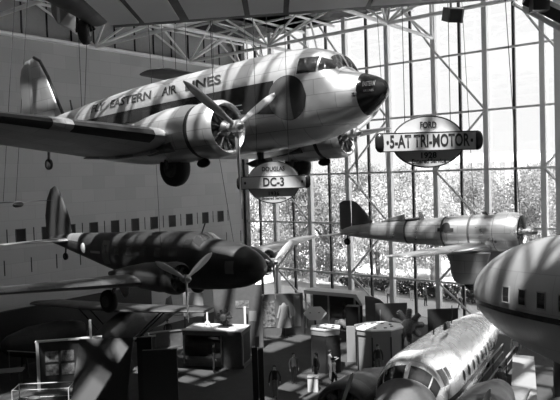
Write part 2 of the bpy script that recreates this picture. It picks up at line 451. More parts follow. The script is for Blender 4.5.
# tubular roof trusses on a nine metre grid
NY = [-8.2, .87, 9.94, 19.0, 28.1, 37.15, 43.7]
NX = [-39.1, -30.7, -20.75, -11.9, -2.8, 6.3, 9.4]
ZB, ZT = 21.1, 23.35
def truss(along, const, nodes):
    def P(a, off, z): return (const+off, a, z) if along == 'y' else (a, const+off, z)
    c = MB().tube(P(nodes[0], 0, ZB), P(nodes[-1], 0, ZB), .12, None, 10)
    o = struct(c, 'roof_truss', 'white_tube', smooth=True)
    for off in (-1.5, 1.5):
        if along == 'y' and const < -39 and off < 0: off = 0.
        struct(MB().tube(P(nodes[0], off, ZT), P(nodes[-1], off, ZT), .10, None, 8), 'top_chord', 'white_tube', o, True)
        for a, b in zip(nodes[:-1], nodes[1:]):
            m = (a+b)/2
            struct(MB().tube(P(a, 0, ZB), P(m, off, ZT), .085), 'web_member', 'white_tube', o, True)
            struct(MB().tube(P(b, 0, ZB), P(m, off, ZT), .085), 'web_member', 'white_tube', o, True)
            if off > 0: struct(MB().tube(P(m, -1.5 if const > -39 or along == 'x' else 0, ZT), P(m, 1.5, ZT), .06), 'cross_member', 'white_tube', o, True)
for xx in NX[:5]: truss('y', xx, NY)
for yy in NY[1:6]: truss('x', yy, NX)

# ================================================================== DC-3
def dc3():
    t = thing('twin_engine_airliner', 'polished silver twin-engine airliner with dark side stripe hanging across the hall', 'airplane', (-8.67, 15.5, 13.84), 0, None, .0437)
    B = Body([(0, .0, .0, .0, 2), (.06, .17, -.17, .17, 2), (.25, .33, -.36, .34, 2), (.6, .48, -.6, .53, 2), (.95, .62, -.80, .74, 2.1), (1.18, .74, -.89, .86, 2.25),
              (1.28, .95, -.92, .90, 2.35), (1.42, 1.16, -.97, .95, 2.4), (1.7, 1.33, -1.05, 1.01, 2.4), (2.3, 1.5, -1.19, 1.11, 2.3), (3.2, 1.58, -1.29, 1.2, 2.2), (4.5, 1.61, -1.33, 1.26, 2.15),
              (9.5, 1.58, -1.3, 1.25, 2.1), (12, 1.46, -1.0, 1.08, 2), (15, 1.24, -.40, .72, 2), (17.5, 1.0, .12, .36, 2), (19.2, .8, .5, .06, 2)])
    f = B.shell(t, 'alu', steps=90)
    # nose cap, cheat line, windows
    cap = MB(); cap.loft([[B.pt(s_, 2*pi*i/36, .012) for i in range(36)] for s_ in (0.0, .03, .06, .12, .2, .3, .4, .52, .66)], True); cap = cap.build('nose_cap', 'blacksat', t, 60)
    lettering('EASTERN', .17, lambda u, v: B.side(.36-u*.30, .13+v, -1, .03), t, 'letter_light', fit=.95, bold=.004)
    lettering('AIR LINES', .08, lambda u, v: B.side(.36-u*.30, -.04+v, -1, .03), t, 'letter_light', fit=.8)
    MB().ball((-.70, -.62, -.1), (.09, .05, .09)).build('nose_light', 'chrome', t)
    for sd in (-1, 1):
        B.patch('cheat_line', 'blacksat', t, 13.2, 3.0, lambda s_: .55-.43*min(1, (13.2-s_)/3.2)-max(0, (7.5-s_))*.11, lambda s_: .57, sd, .012, 40, 6)
        for k in range(2): B.patch('pinstripe', 'letter_light', t, 6.6+.8*k, 4.15, .02-.16*k, .05-.16*k, sd, .02, 12, 1)
        for k in range(7): B.patch('cabin_window', 'glass_dark', t, 5.2+k*1.02, 5.2+k*1.02+.42, .16, .46, sd, .02, 3, 3)
        B.disc('door_disc', 'black', t, 2.57, .03, .62, sd, .022, rz=.62)  # black part of the disc stands for its half in shadow
        B.disc('silver_segment', 'dark_metal', t, 2.57, .03, .61, sd, .03, cut=(-1, .2), rz=.6)
    for p0, p1 in ((58, 88), (92, 122)): B.patchp('windscreen_pane', 'glass_dark', t, 1.2, 1.40, p0, p1, .014, 6, 6)
    for sd in (-1, 1):
        B.patch('quarter_pane', 'glass_dark', t, 1.60, 1.24, lambda s_: .66, lambda s_: 1.04-.45*(1.6-s_), sd, .014, 8, 4)
        B.patch('side_window', 'glass_dark', t, 2.24, 1.66, .64, lambda s_: 1.10-.05*(2.24-s_), sd, .014, 6, 4)
    # lettering along the near side
    def on(s0, z0): return lambda u, v: B.side(s0-u+.45*v, z0+v, -1, .016)
    for wd, a, b in (('FLY', 11.85, 10.95), ('EASTERN', 10.55, 8.2), ('AIR', 7.65, 6.9), ('LINES', 6.5, 4.9)):
        lettering(wd, .44, on((a+b)/2+.2, .95), t, 'letter', fit=a-b, bold=.012)
    # dorsal fin, rudder, tailplane
    fin = [(15.2, 1.1), (15.65, 1.9), (16.2, 2.95), (16.75, 3.72), (17.2, 3.95), (17.5, 3.9), (17.45, .9)]
    MB().lens([(-s_, 0, z) for s_, z in fin], (0, 1, 0), .24).build('fin', 'alu_dull', t, 60)
    rud = [(17.48, 3.9), (17.9, 3.86), (18.25, 3.6), (18.42, 3.2), (18.3, 1.3), (18.0, .9), (17.48, .85)]
    rd = MB().lens([(-s_, 0, z) for s_, z in rud], (0, 1, 0), .2).build('rudder', 'alu_wing', t, 60)
    le = MB()
    for a, b in zip(fin[:5], fin[1:5]): le.tube((-a[0], 0, a[1]), (-b[0], 0, b[1]), .07)
    le.build('fin_leading_edge', 'black', t)
    MB().box((-17.9, 0, 2.0), (.07, .17, 1.2)).build('trim_tab', 'black', rd)
    for sg in (-1, 1):
        wing(wing_secs(sg*.2, sg*3.7, 16.1, 17.0, 2.3, 1.2, .85, 1.0, .11, .08, 0), 'tailplane', 'alu_wing', t)
    # wings: centre section and outer panels
    wing([(-3.6, 4.55, 4.3, -.95, .16, .05), (0, 4.5, 4.4, -.95, .16, .05), (3.6, 4.55, 4.3, -.95, .16, .05)], 'centre_wing', 'alu_wing', t)
    for sg in (-1, 1):
        w = wing(wing_secs(sg*3.5, sg*13.6, 4.75, 7.5, 4.2, 1.7, -.9, .28, .16, .10, .045, 8), 'outer_wing', 'alu_wing', t)
        boot = []
        for k in range(14):
            a = k/13; y = 4.0+9.4*a; c = 4.2-2.5*(y-3.5)/10.1; sl = 4.75+2.75*(y-3.5)/10.1; z = -.9+1.18*(y-3.5)/10.1; th = .16-.06*(y-3.5)/10.1
            boot.append([Vector((-(sl+c*xx-.012), sg*y, z+c*yy*th-c*xx*.045)) for xx, yy in AF if xx < .12])
        MB().loft(boot, False, closed=False).build('deicing_boot', 'black', w)
        # landing light let into the leading edge
        y = 6.35; a = (y-3.5)/10.1; sl, z = 4.75+2.75*a, -.9+1.18*a
        ll = []
        for k in range(7):
            y2 = y-.25+.083*k; a = (y2-3.5)/10.1; c = 4.2-2.5*a; sl2 = 4.75+2.75*a; z2 = -.9+1.18*a; th = .16-.06*a
            ll.append([Vector((-(sl2+c*xx-.03), sg*y2, z2+c*yy*th-c*xx*.045)) for xx, yy in AF if xx < .09])
        MB().loft(ll, False, closed=False).build('landing_light', 'alu_wing', w)
        # nacelle and engine
        n = MB(); prof = [(-4.15, .72), (-4.6, .78), (-5.4, .77), (-6.3, .66), (-7.3, .45), (-8.2, .18), (-8.5, .04)]
        n.lathe((0, sg*2.9, -.80), prof, n=32, sy=1.02)
        nc = n.build('nacelle', 'alu', t, 60)
        rg = MB(); rg.lathe((0, sg*2.9, -.80), [(-3.98, .62), (-4.02, .74), (-4.2, .74), (-4.24, .62)], n=32); rg.build('cowl_flap_gap', 'black', nc)
        ex = MB(); ex.tube((-4.7, sg*2.9-sg*.0-.62, -1.15), (-5.9, sg*2.9-.5, -1.2), .16, .14, 12); ex.build('exhaust_pipe', 'engine', nc)
        engine(t, 3.22, sg*2.9, -.80, .76, .82, 2.06, .22, (180, 300, 60), 'alu', 9)
        wheel(t, (-5.42, sg*2.9, -1.71), .54, .36)
        for q in (-.34, .34): MB().tube((-5.3, sg*2.9+q, -1.0), (-5.42, sg*2.9+q, -1.71), .06).build('gear_strut', 'engine', t)
        MB().lens([(-4.25+.26*cos(q), sg*2.9, -1.66+.13*sin(q)) for q in [2*pi*i/14 for i in range(14)]], (0, 1, .3), .12).build('gear_door', 'black', t)
    # antenna housing, tail wheel, aerials
    a = MB(); a.tube((-4.55, -.1, -1.25), (-4.55, -.1, -1.55), .12, .09); a.lens([(-4.1, -.1, -1.62), (-4.3, .1, -1.5), (-4.9, .1, -1.5), (-5.2, -.1, -1.62), (-4.9, -.1, -1.76), (-4.3, -.1, -1.76)], (0, 1, 0), .3)
    a.build('antenna_housing', 'black', t)
    tw = wheel(t, (-16.6, 0, -.75), .24, .16, 'tail_wheel'); MB().tube((-16.5, 0, .0), (-16.6, 0, -.75), .06).build('tail_wheel_fork', 'engine', t)
    MB().tube((-4.3, 0, 1.55), (-4.35, 0, 2.0), .02).build('mast', 'engine', t)
    MB().tube((-14.6, 0, 1.2), (-14.7, 0, 1.75), .05, .03).build('tail_mast', 'black', t)
    wires(t, [((-4.6, -2.0, -.6), (-4.6+.3, -2.0, 8.6)), ((-13.5, -.3, 1.3), (-13.2, -.3, 8.0)), ((-14.2, .3, 1.2), (-13.0, .3, 8.1))])
dc3()

# ================================================================== Boeing 247 style dark airliner
def dark_airliner():
    t = thing('dark_airliner', 'dark dull twin-engine airliner hanging below the silver airliner near the stone wall', 'airplane', (-17.11, 20, 7.75), 0, None, .026)
    B = Body([(0, 0, 0, 0, 2), (.08, .3, -.24, .28, 2), (.35, .62, -.48, .56, 2), (.8, .88, -.68, .75, 2), (1.3, 1.06, -.8, .88, 2), (2.3, 1.2, -.92, 1.0, 2.1), (2.85, 1.26, -.95, 1.04, 2.2), (3.1, 1.42, -.97, 1.05, 2.3), (3.35, 1.54, -.98, 1.05, 2.3), (4.2, 1.57, -.98, 1.06, 2.3),
              (6.5, 1.55, -.9, 1.05, 2.3), (9.4, 1.5, -.42, .86, 2.2), (12.5, 1.44, .24, .45, 2), (14.5, 1.35, .7, .2, 2), (15.7, 1.2, .95, .04, 2)])
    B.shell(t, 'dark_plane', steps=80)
    for sd in (-1, 1):
        for k in range(5): B.patch('cabin_window', 'glass_dark', t, 4.1+1.03*k, 4.1+1.03*k+.42, .5, .9, sd, .014, 3, 3)
        dr = B.patch('cabin_door', 'panel_m', t, 9.1, 9.75, .0, 1.15, sd, .012, 4, 6)
        B.patch('door_window', 'glass_dark', dr, 9.28, 9.6, .55, .95, sd, .02, 3, 3)
        B.disc('roundel', 'letter_light', t, 11.7, .72, .26, sd, .014); B.disc('roundel_disc', 'black', t, 11.15, .68, .26, sd, .016)
        B.patch('stripe', 'panel_g', t, 10.9, 9.9, .5, .62, sd, .014, 4, 2)
        B.patch('side_window', 'glass_dark', t, 3.75, 3.3, .9, 1.28, sd, .014, 4, 3)
    for a, b in ((44, 86), (94, 136)): B.patchp('windscreen_pane', 'glass_dark', t, 2.88, 3.28, a, b, .014)
    MB().tube((-3.2, -.3, 1.5), (-2.9, -.35, 1.95), .03).build('mast', 'black', t)
    B.patchp('tail_band', 'alu_dull', t, 12.3, 13.5, 20, 160, .012, 6, 12)
    B.patch('nose_hatch', 'panel_m', t, 1.35, .95, -.1, .42, -1, .014, 4, 4)
    fin = [(13.45, 1.3), (13.6, 2.2), (14.1, 3.25), (14.55, 3.92), (14.85, 4.02), (15.0, 3.98), (15.0, 1.1)]
    MB().lens([(-a, 0, z) for a, z in fin], (0, 1, 0), .22).build('fin', 'matte_dark', t, 60)
    rud = [(15.02, 3.97), (15.3, 3.85), (15.7, 3.3), (15.95, 2.4), (15.95, 1.4), (15.6, 1.1), (15.02, 1.1)]
    MB().lens([(-a, 0, z) for a, z in rud], (0, 1, 0), .16).build('rudder', 'matte_dark', t, 60)
    for sg in (-1, 1):
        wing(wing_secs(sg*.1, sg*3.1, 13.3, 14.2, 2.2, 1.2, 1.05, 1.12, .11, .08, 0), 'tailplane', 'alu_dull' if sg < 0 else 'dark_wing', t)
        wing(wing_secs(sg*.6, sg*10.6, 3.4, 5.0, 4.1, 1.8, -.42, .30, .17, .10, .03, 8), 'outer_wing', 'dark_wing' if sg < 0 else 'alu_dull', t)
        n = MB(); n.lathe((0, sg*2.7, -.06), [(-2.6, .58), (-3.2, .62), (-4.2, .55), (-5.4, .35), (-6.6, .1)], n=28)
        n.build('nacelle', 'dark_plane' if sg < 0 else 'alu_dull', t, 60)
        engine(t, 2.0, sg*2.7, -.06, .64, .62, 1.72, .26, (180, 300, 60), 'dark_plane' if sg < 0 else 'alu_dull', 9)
        wheel(t, (-6.8, sg*2.7, -1.3), .52, .34); MB().tube((-6.1, sg*2.7, -.4), (-6.8, sg*2.7, -1.3), .08).build('gear_strut', 'engine', t)
        MB().lens([(-5.6, sg*2.7+.25, -.5), (-5.7, sg*2.7+.25, -1.0), (-6.0, sg*2.7+.25, -1.15), (-6.5, sg*2.7+.25, -.5)], (0, 1, 0), .08).build('gear_door', 'alu_dull', t)
    wheel(t, (-14.2, 0, .15), .2, .14, 'tail_wheel'); MB().tube((-14.1, 0, .75), (-14.2, 0, .15), .05).build('tail_wheel_fork', 'black', t)
    wires(t, [((-5.0, -1.1, .9), (-5.0, -1.1, 16)), ((-1.8, .2, 1.1), (-2.6, .2, 6.2))])
dark_airliner()

# ================================================================== Northrop Alpha style monoplane
def alpha():
    t = thing('single_engine_monoplane', 'bare metal single-engine low-wing mail plane hanging before the window wall', 'airplane', (-8.61, 26, 9.04), 0, None, .026)
    B = Body([(.55, .70, -.74, .70, 2), (1.2, .72, -.76, .72, 2), (2.2, .70, -.73, .70, 2), (3.4, .62, -.63, .62, 2), (5.5, .48, -.50, .44, 2), (7.2, .36, -.34, .24, 2), (8.4, .2, -.2, .08, 2), (8.7, .1, -.12, .03, 2)])
    B.shell(t, 'alu_alpha')
    engine(t, .05, 0, 0, .78, .95, 1.35, .2, (95, 275), 'alu_alpha', 9, .05)
    for s_ in (.95, 2.0, 3.2, 5.0):
        mb = MB(); mb.loft([[B.pt(s_, 2*pi*i/32, .012) for i in range(32)], [B.pt(s_+.09, 2*pi*i/32, .012) for i in range(32)]], False); mb.build('frame_band', 'dark_wing', t)
    B.disc('emblem', 'letter', t, 3.02, .22, .2, -1, .014); B.patch('emblem_bar', 'letter', t, 3.4, 2.66, .05, .2, -1, .016)
    # cockpit with windscreen and headrest
    ck = MB(); ck.lens([(-4.55, -.25, .56), (-4.4, 0, .60), (-4.55, .25, .56), (-5.1, .25, .52), (-5.25, 0, .52), (-5.1, -.25, .52)], (0, 0, 1), .1); ck.build('cockpit_opening', 'black', t)
    MB().lens([(-4.4, -.26, .55), (-4.48, -.2, .85), (-4.48, .2, .85), (-4.4, .26, .55)], (1, 0, .2), .03).build('windscreen', 'glass_dark', t)
    MB().lens([(-5.2, 0, .5), (-5.25, 0, .78), (-5.6, 0, .72), (-6.6, 0, .42)], (0, 1, 0), .25).build('headrest', 'alu_alpha', t)
    MB().lens([(-1.35, -.2, .7), (-1.45, -.15, .86), (-1.75, .15, .8), (-1.7, .2, .7)], (0, .4, 1), .05).build('cabin_hatch', 'black', t)
    for k in range(3):
        B.patch('cabin_window', 'glass_dark', t, 1.45+.62*k, 1.8+.62*k, -.02, .26, 1, .014, 3, 3)
    fin = [(6.9, .42), (7.3, .95), (7.75, 1.38), (8.0, 1.46), (8.05, .2)]
    MB().lens([(-a, 0, z) for a, z in fin], (0, 1, 0), .14).build('fin', 'dark_wing', t, 60)  # bare metal fin and rudder, their shade put into the dark colour
    MB().lens([(-a, 0, z) for a, z in [(8.07, 1.46), (8.45, 1.46), (8.7, 1.36), (8.72, .1), (8.6, -.15), (8.07, -.1)]], (0, 1, 0), .1).build('rudder', 'dark_wing', t, 60)
    for sg in (-1, 1):
        wing(wing_secs(sg*.05, sg*1.75, 7.5, 7.9, 1.2, .8, -.05, -.05, .1, .08, 0), 'tailplane', 'alu_wing', t)
        wing(wing_secs(sg*.3, sg*5.7, 1.15, 1.75, 2.5, 1.35, -.62, -.32, .17, .10, .03), 'outer_wing', 'alu_alpha', t)
        tr = MB()
        tr.loft([[Vector((-(1.75+.75*k2*cos(a)), sg*1.45+.26*k2*sin(a), z)) for a in [2*pi*i/20 for i in range(20)]] for z, k2 in ((-.7, 1.25), (-1.1, 1.05), (-1.5, 1.0), (-1.85, .85), (-1.95, .6))])
        tr.build('wheel_fairing', 'alu_dull', t, 60)
        wheel(t, (-1.6, sg*1.45, -1.85), .36, .22)
    wheel(t, (-8.35, 0, -.5), .17, .12, 'tail_wheel'); MB().tube((-8.3, 0, -.15), (-8.35, 0, -.5), .04).build('tail_wheel_fork', 'black', t)
    wires(t, [((-2.0, 0, .65), (-2.2, 0, 14.0)), ((-6.0, 0, .42), (-6.2, 0, 14.0))])
alpha()

# ================================================================== big pale fuselage at the right and polished airliner on the floor
def pale_fuselage():
    d = Vector((3.31, -2.44, .35)); L = d.length
    t = thing('pale_airliner', 'pale grey airliner with bullet-shaped nose, dark cheat line and small square windows', 'airplane', (-7.93, 19.97, 7.72), math.atan2(d.y, d.x)+pi, None, -math.asin(d.z/L))
    # here the nose points away from +x of the hall: local +x is the nose
    B = Body([(0, .0, .0, .0, 2), (.05, .2, -.2, .2, 2), (.2, .42, -.40, .4, 2), (.6, .76, -.68, .7, 2), (1.2, 1.09, -.95, 1.0, 2), (2.2, 1.46, -1.24, 1.3, 2), (3.5, 1.72, -1.48, 1.55, 2), (5.5, 1.9, -1.66, 1.7, 2), (10, 1.92, -1.7, 1.72, 2), (17, 1.9, -1.7, 1.72, 2)])
    B.shell(t, 'grey_plane', n=48)
    # the side seen from the camera is local +y here
    for sd in (1, -1):
        B.patch('cheat_line', 'blacksat', t, .02, 12, lambda s_: -.20-.085*min(s_, 12)*.0, lambda s_: -.06, sd, .012, 60, 2)
        for k in range(12):
            w = B.patch('cabin_window', 'glass_dark', t, 3.45+.80*k, 3.74+.80*k, .12, .48, sd, .02, 4, 4)
            fr = MB()
            a, b, c, e = [B.side(q, z, sd, .02) for q, z in ((3.43+.8*k, .10), (3.76+.8*k, .10), (3.76+.8*k, .50), (3.43+.8*k, .50))]
            for p, q in ((a, b), (b, c), (c, e), (e, a)): fr.tube(p, q, .014, None, 6)
            fr.build('window_frame', 'panel_g', w)
    sp = MB(); rings = [[B.pt(q, R(90+u), .012) for u in (-2.2, -1, 1, 2.2)] for q in [.05+.3*k for k in range(40)]]
    sp.loft(rings, False, closed=False); sp.build('spine_strip', 'panel_g', t)
    wires(t, [((-6, 0, 1.9), (-6, 0, 15)), ((-2.2, 0, 1.4), (-2.2, 0, 15))])
pale_fuselage()

def floor_airliner():
    d = Vector((.205, -.975, .066)).normalized()
    t = thing('polished_airliner', 'gleaming polished airliner standing on the floor, cockpit towards the viewer', 'airplane', (-10.46, 18.3, 3.66), math.atan2(d.y, d.x), None, math.asin(d.z))
    B = Body([(0, -.2, -.2, .0, 2), (.06, .0, -.40, .22, 2), (.3, .24, -.68, .48, 2), (.8, .48, -.98, .80, 2), (1.35, .64, -1.15, 1.03, 2), (1.75, .76, -1.24, 1.15, 2.1), (2.0, 1.0, -1.28, 1.21, 2.2), (2.4, 1.32, -1.32, 1.27, 2.2), (3.0, 1.46, -1.38, 1.34, 2.15), (4.5, 1.56, -1.46, 1.41, 2), (9, 1.54, -1.46, 1.40, 2), (13, 1.36, -1.25, 1.22, 2), (17, 1.08, -.8, .9, 2), (20, .8, -.3, .5, 2)])
    B.shell(t, 'alu_bright', n=48, steps=80)
    for p0, p1 in ((26, 46), (49, 87), (93, 131), (134, 154)): B.patchp('windscreen_pane', 'glass_dark', t, 1.80, 2.18, p0, p1, .014, 5, 5)
    for sd in (-1, 1):
        B.patch('side_window', 'glass_dark', t, 2.48, 2.9, .5, 1.02, sd, .014, 4, 4); B.patch('rear_side_window', 'glass_dark', t, 3.0, 3.3, .6, 1.0, sd, .014, 4, 4)
        for k in range(8):
            B.disc('cabin_window', 'glass_dark', t, 5+k*1.0, .35, .2, sd, .014)
        B.patch('cheat_line', 'blacksat', t, .8, 14, -.2, .02, sd, .012, 40, 2)
    nb = MB(); nb.loft([[B.pt(q, R(24+132*i/20), .012) for i in range(21)] for q in (.05, .3, .7, 1.2, 1.78)], False, closed=False); nb.build('antiglare_panel', 'panel_m', t)
    MB().tube((-5.9, 0, 1.65), (-5.9, 0, 2.15), .035, .02).build('mast', 'engine', t)
    MB().tube((-9.2, 0, 1.6), (-9.3, 0, 2.4), .035, .02).build('rear_mast', 'engine', t)
    MB().lens([(-6.7, .25, 1.7), (-6.8, .25, 2.0), (-7.4, .25, 2.0), (-7.6, .25, 1.66)], (0, 1, 0), .16).build('antenna_blade', 'black', t)
    wing([(y, 5.6, 4.2, -.95, th, .03) for y, th in ((-3.3, .08), (-3.1, .14), (-2.6, .16), (0, .17), (2.6, .16), (3.1, .14), (3.3, .08))], 'inner_wing', 'alu_dull', t)
    for sg in (-1, 1):
        n = MB(); n.lathe((0, sg*2.35, -.72), [(-2.6, 1.0), (-3.4, 1.05), (-5.0, .95), (-7, .6), (-8.4, .15)], n=30); n.build('nacelle', 'dark_plane', t, 60)
        engine(t, 1.55, sg*2.35, -.72, 1.08, 1.1, 1.75, .26, (20, 140, 260), 'dark_plane', 9)
        MB().tube((-6.4, sg*1.9, -1.2), (-6.6, sg*1.9, -3.0), .12).build('gear_leg', 'engine', t)
        wheel(t, (-6.6, sg*1.9, -2.95), .55, .34)
    MB().tube((-18.6, 0, -.6), (-18.8, 0, -2.05), .08).build('tail_gear_leg', 'engine', t)
    wheel(t, (-18.8, 0, -2.15), .25, .16, 'tail_wheel')
floor_airliner()

# ================================================================== aircraft overhead (corrugated tail and wing), small hung planes
def corrugated_plane():
    # hall anchor at the left end of the far edge, local +x along the edge, local -y towards the viewer
    t = thing('corrugated_airplane', 'corrugated metal airplane overhead, wing edge crossing the top with its wheel hanging below', 'airplane', (-9.94, 7.60, 14.43), math.atan2(4.28, 5.25), None, .043)
    w = MB(); AFW = [(0, 0), (.02, .10), (.12, .2), (1.5, .34), (3.2, .34), (4.1, .16), (4.2, .05), (4.1, -.02), (2.0, -.02), (.12, 0)]
    w.loft([[Vector((x, -yy, z)) for yy, z in AFW] for x in (0, 3, 6, 9, 13.5)]); w.build('wing', 'dark_wing', t)
    for k, (a, b) in enumerate(((.03, .52), (.62, 1.25), (1.42, 2.42), (2.52, 3.12), (3.22, 4.6), (4.7, 6.6), (6.7, 9.2), (9.3, 13.2))):
        MB().box(((a+b)/2, -2.15, -.035), (b-a, 3.5, .03)).build('corrugated_panel', 'corr', t)
    f = MB(); f.loft([[Vector((-.28+.30*k2*cos(a), y, .30+.36*k2*sin(a))) for a in [2*pi*i/20 for i in range(20)]] for y, k2 in ((.15, .55), (-.2, .85), (-1, 1), (-4, 1.6), (-6, 1.8))]); f.build('fuselage', 'dark_plane', t)
    MB().lens([(-.85, .2, .05), (-.85, .15, 1.4), (-.85, -.5, 1.5), (-.85, -.6, .0)], (1, 0, 0), .3).build('rudder', 'alu_dull', t)
    wh = MB(); wh.lathe((-.56, -.05, -.05), [(-.09, .1), (-.09, .17), (-.05, .225), (0, .235), (.05, .225), (.09, .17), (.09, .1)], 'X', 24); wo = wh.build('tail_wheel', 'rubber', t, 50)
    MB().lathe((-.56, -.05, -.05), [(-.1, .03), (-.1, .09), (.1, .09), (.1, .03)], 'X', 16).build('wheel_hub', 'panel_g', wo)
    for p, q in (((-.70, -.05, -.05), (-.62, -.1, .5)), ((-.43, -.05, -.05), (-.55, -.1, .5)), ((-.40, .05, .0), (-.75, -.3, .55)), ((-.75, .0, .35), (-.15, -.2, .12))):
        MB().tube(p, q, .03).build('strut', 'black', t)
    wires(t, [((3, -2, .3), (3, -2, 7.5)), ((9, -2, .3), (9, -2, 7.5)), ((-.3, -2, .8), (-.3, -2, 8))])
corrugated_plane()

def small_monoplane():
    t = thing('small_monoplane', 'small high-wing airplane hanging behind the silver airliner, rounded wing tip showing', 'airplane', (-22.9, 24.3, 16.35))
    wing(wing_secs(0, -4.6, -.95, -.95, 2.1, 1.9, 0, .12, .14, .11, 0.05, 6), 'outer_wing', 'dark_wing', t)
    wing(wing_secs(0, 4.6, -.95, -.95, 2.1, 1.9, 0, .12, .14, .11, 0.05, 6), 'outer_wing', 'dark_wing', t)
    B = Body([(-2.2, -.3, -.7, .2, 2), (-1.9, -.1, -.95, .4, 2.2), (-.5, 0, -1.1, .45, 2.6), (.8, .0, -1.0, .42, 2.4), (3.0, -.3, -.6, .1, 2)])
    B.shell(t, 'dark_plane', n=24, steps=20)
    for y in (-3, -1.2, 1.2, 3): MB().tube((.3, y, .1), (.3, y, 7.0), .012, None, 5).build('suspension_cable', 'wire', t)
    for y in (-3.4, -2.6): MB().tube((-.9, y, .1), (-.9, y, 7.0), .012, None, 5).build('suspension_cable', 'wire', t)
small_monoplane()

def glider():
    t = thing('model_glider', 'slim dark glider wing hanging on two wires before the stone wall at far left', 'glider', (-29.0, 15.13, 10.71), .62)
    wr = Matrix.Rotation(R(-90), 4, 'Z')
    for sg in (-1, 1):
        w_ = wing(wing_secs(0, sg*2.4, 0, .05, .5, .3, 0, .05, .1, .08, 0), 'outer_wing', 'dark_wing', t); w_.data.transform(wr)
    MB().ball((1.0, -.1, -.1), (.13, .5, .14)).build('fuselage', 'black', t)
    for x in (.15, .75): MB().tube((x, .2, .05), (x+1.1, .2, 10.3), .014, None, 5).build('suspension_cable', 'wire', t)
glider()

# ================================================================== the two oval signs
def sign(loc, label, rz, W, top, main, year, msize, oval, ends):
    t = thing('hanging_sign', label, 'sign', loc, rz, 'oval aircraft name signs')
    s_ = W/2.27
    ov = MB(); N = 48; a, b = oval[0]*s_, oval[1]*s_
    ov.prism([(a*cos(2*pi*i/N), .03, b*sin(2*pi*i/N)) for i in range(N)], (0, -.06, 0)); ov.build('oval_board', 'sign_m', t)
    lo = MB(); lo.prism([(a*.97*cos(pi+pi*i/30), -.032, b*.97*sin(pi+pi*i/30)) for i in range(31)], (0, -.01, 0)); lo.build('lower_half', 'sign_d', t)
    rim = MB()
    for i in range(N):
        p = [(a*cos(2*pi*q/N), -.02, b*sin(2*pi*q/N)) for q in (i, i+1)]; rim.tube(p[0], p[1], .018*s_, None, 6)
    rim.build('rim', 'letter', t)
    h = .205*s_; hw = W/2-.13*s_
    bar = MB(); bar.box((0, -.085, 0), (2*hw, .11, 2*h)); bar.build('name_bar', 'sign_l', t, smooth=False)
    for sg in (-1, 1): MB().box((0, -.142, sg*(h-.012)), (2*hw, .006, .018)).build('border_line', 'letter', t)
    for sg in (-1, 1):
        e = MB(); e.loft([[Vector((sg*(hw+dx), -.08+.09*k*cos(q), h*k*sin(q))) for q in [2*pi*i/24 for i in range(24)]] for dx, k in ((0, 1.0), (.06*s_, 1.03), (.12*s_, .92), (.16*s_, .6))])
        e.build('end_cap', 'blacksat', t)
        MB().ball((sg*(hw-.09), -.142, 0), (.03, .012, .05), 8).build('rivet', 'letter', t)
    def tx(s, size, x, z, y, m='letter', fit=None): lettering(s, size, lambda u, v: (x+u, y, z+v), t, m, fit=fit, bold=size*.03)
    tx(top, .19*s_, 0, .35*s_*oval[1]/.55, -.045, fit=(.36 if len(top) < 5 else .72)*s_)
    tx(main, msize*s_, 0, 0, -.146, fit=(1.74 if len(main) > 5 else .66)*s_)
    tx(year, .17*s_, 0, -.30*s_*oval[1]/.55, -.046, fit=.34*s_); tx('Entered Service', .13*s_, 0, -.42*s_*oval[1]/.55, -.046, fit=.75*s_)
    for x in (-.5, .5): MB().tube((x*s_, 0, b*.7), (x*s_, 0, 21.1-loc[2]), .008, None, 5).build('suspension_cable', 'wire', t)
    return t
sign((-6.3, 12.95, 12.22), 'oval sign lettered for the tri-motor hanging right of the dark nose cap', .6794+.06, 2.27, 'FORD', '5-AT TRI-MOTOR', '1928', .37, (.79, .55), 1)
sign((-11.12, 13.52, 11.41), 'smaller oval sign lettered DC-3 hanging beneath the silver airliner', .6794, 1.93, 'DOUGLAS', 'DC-3', '1936', .37, (.83, .66), 1)

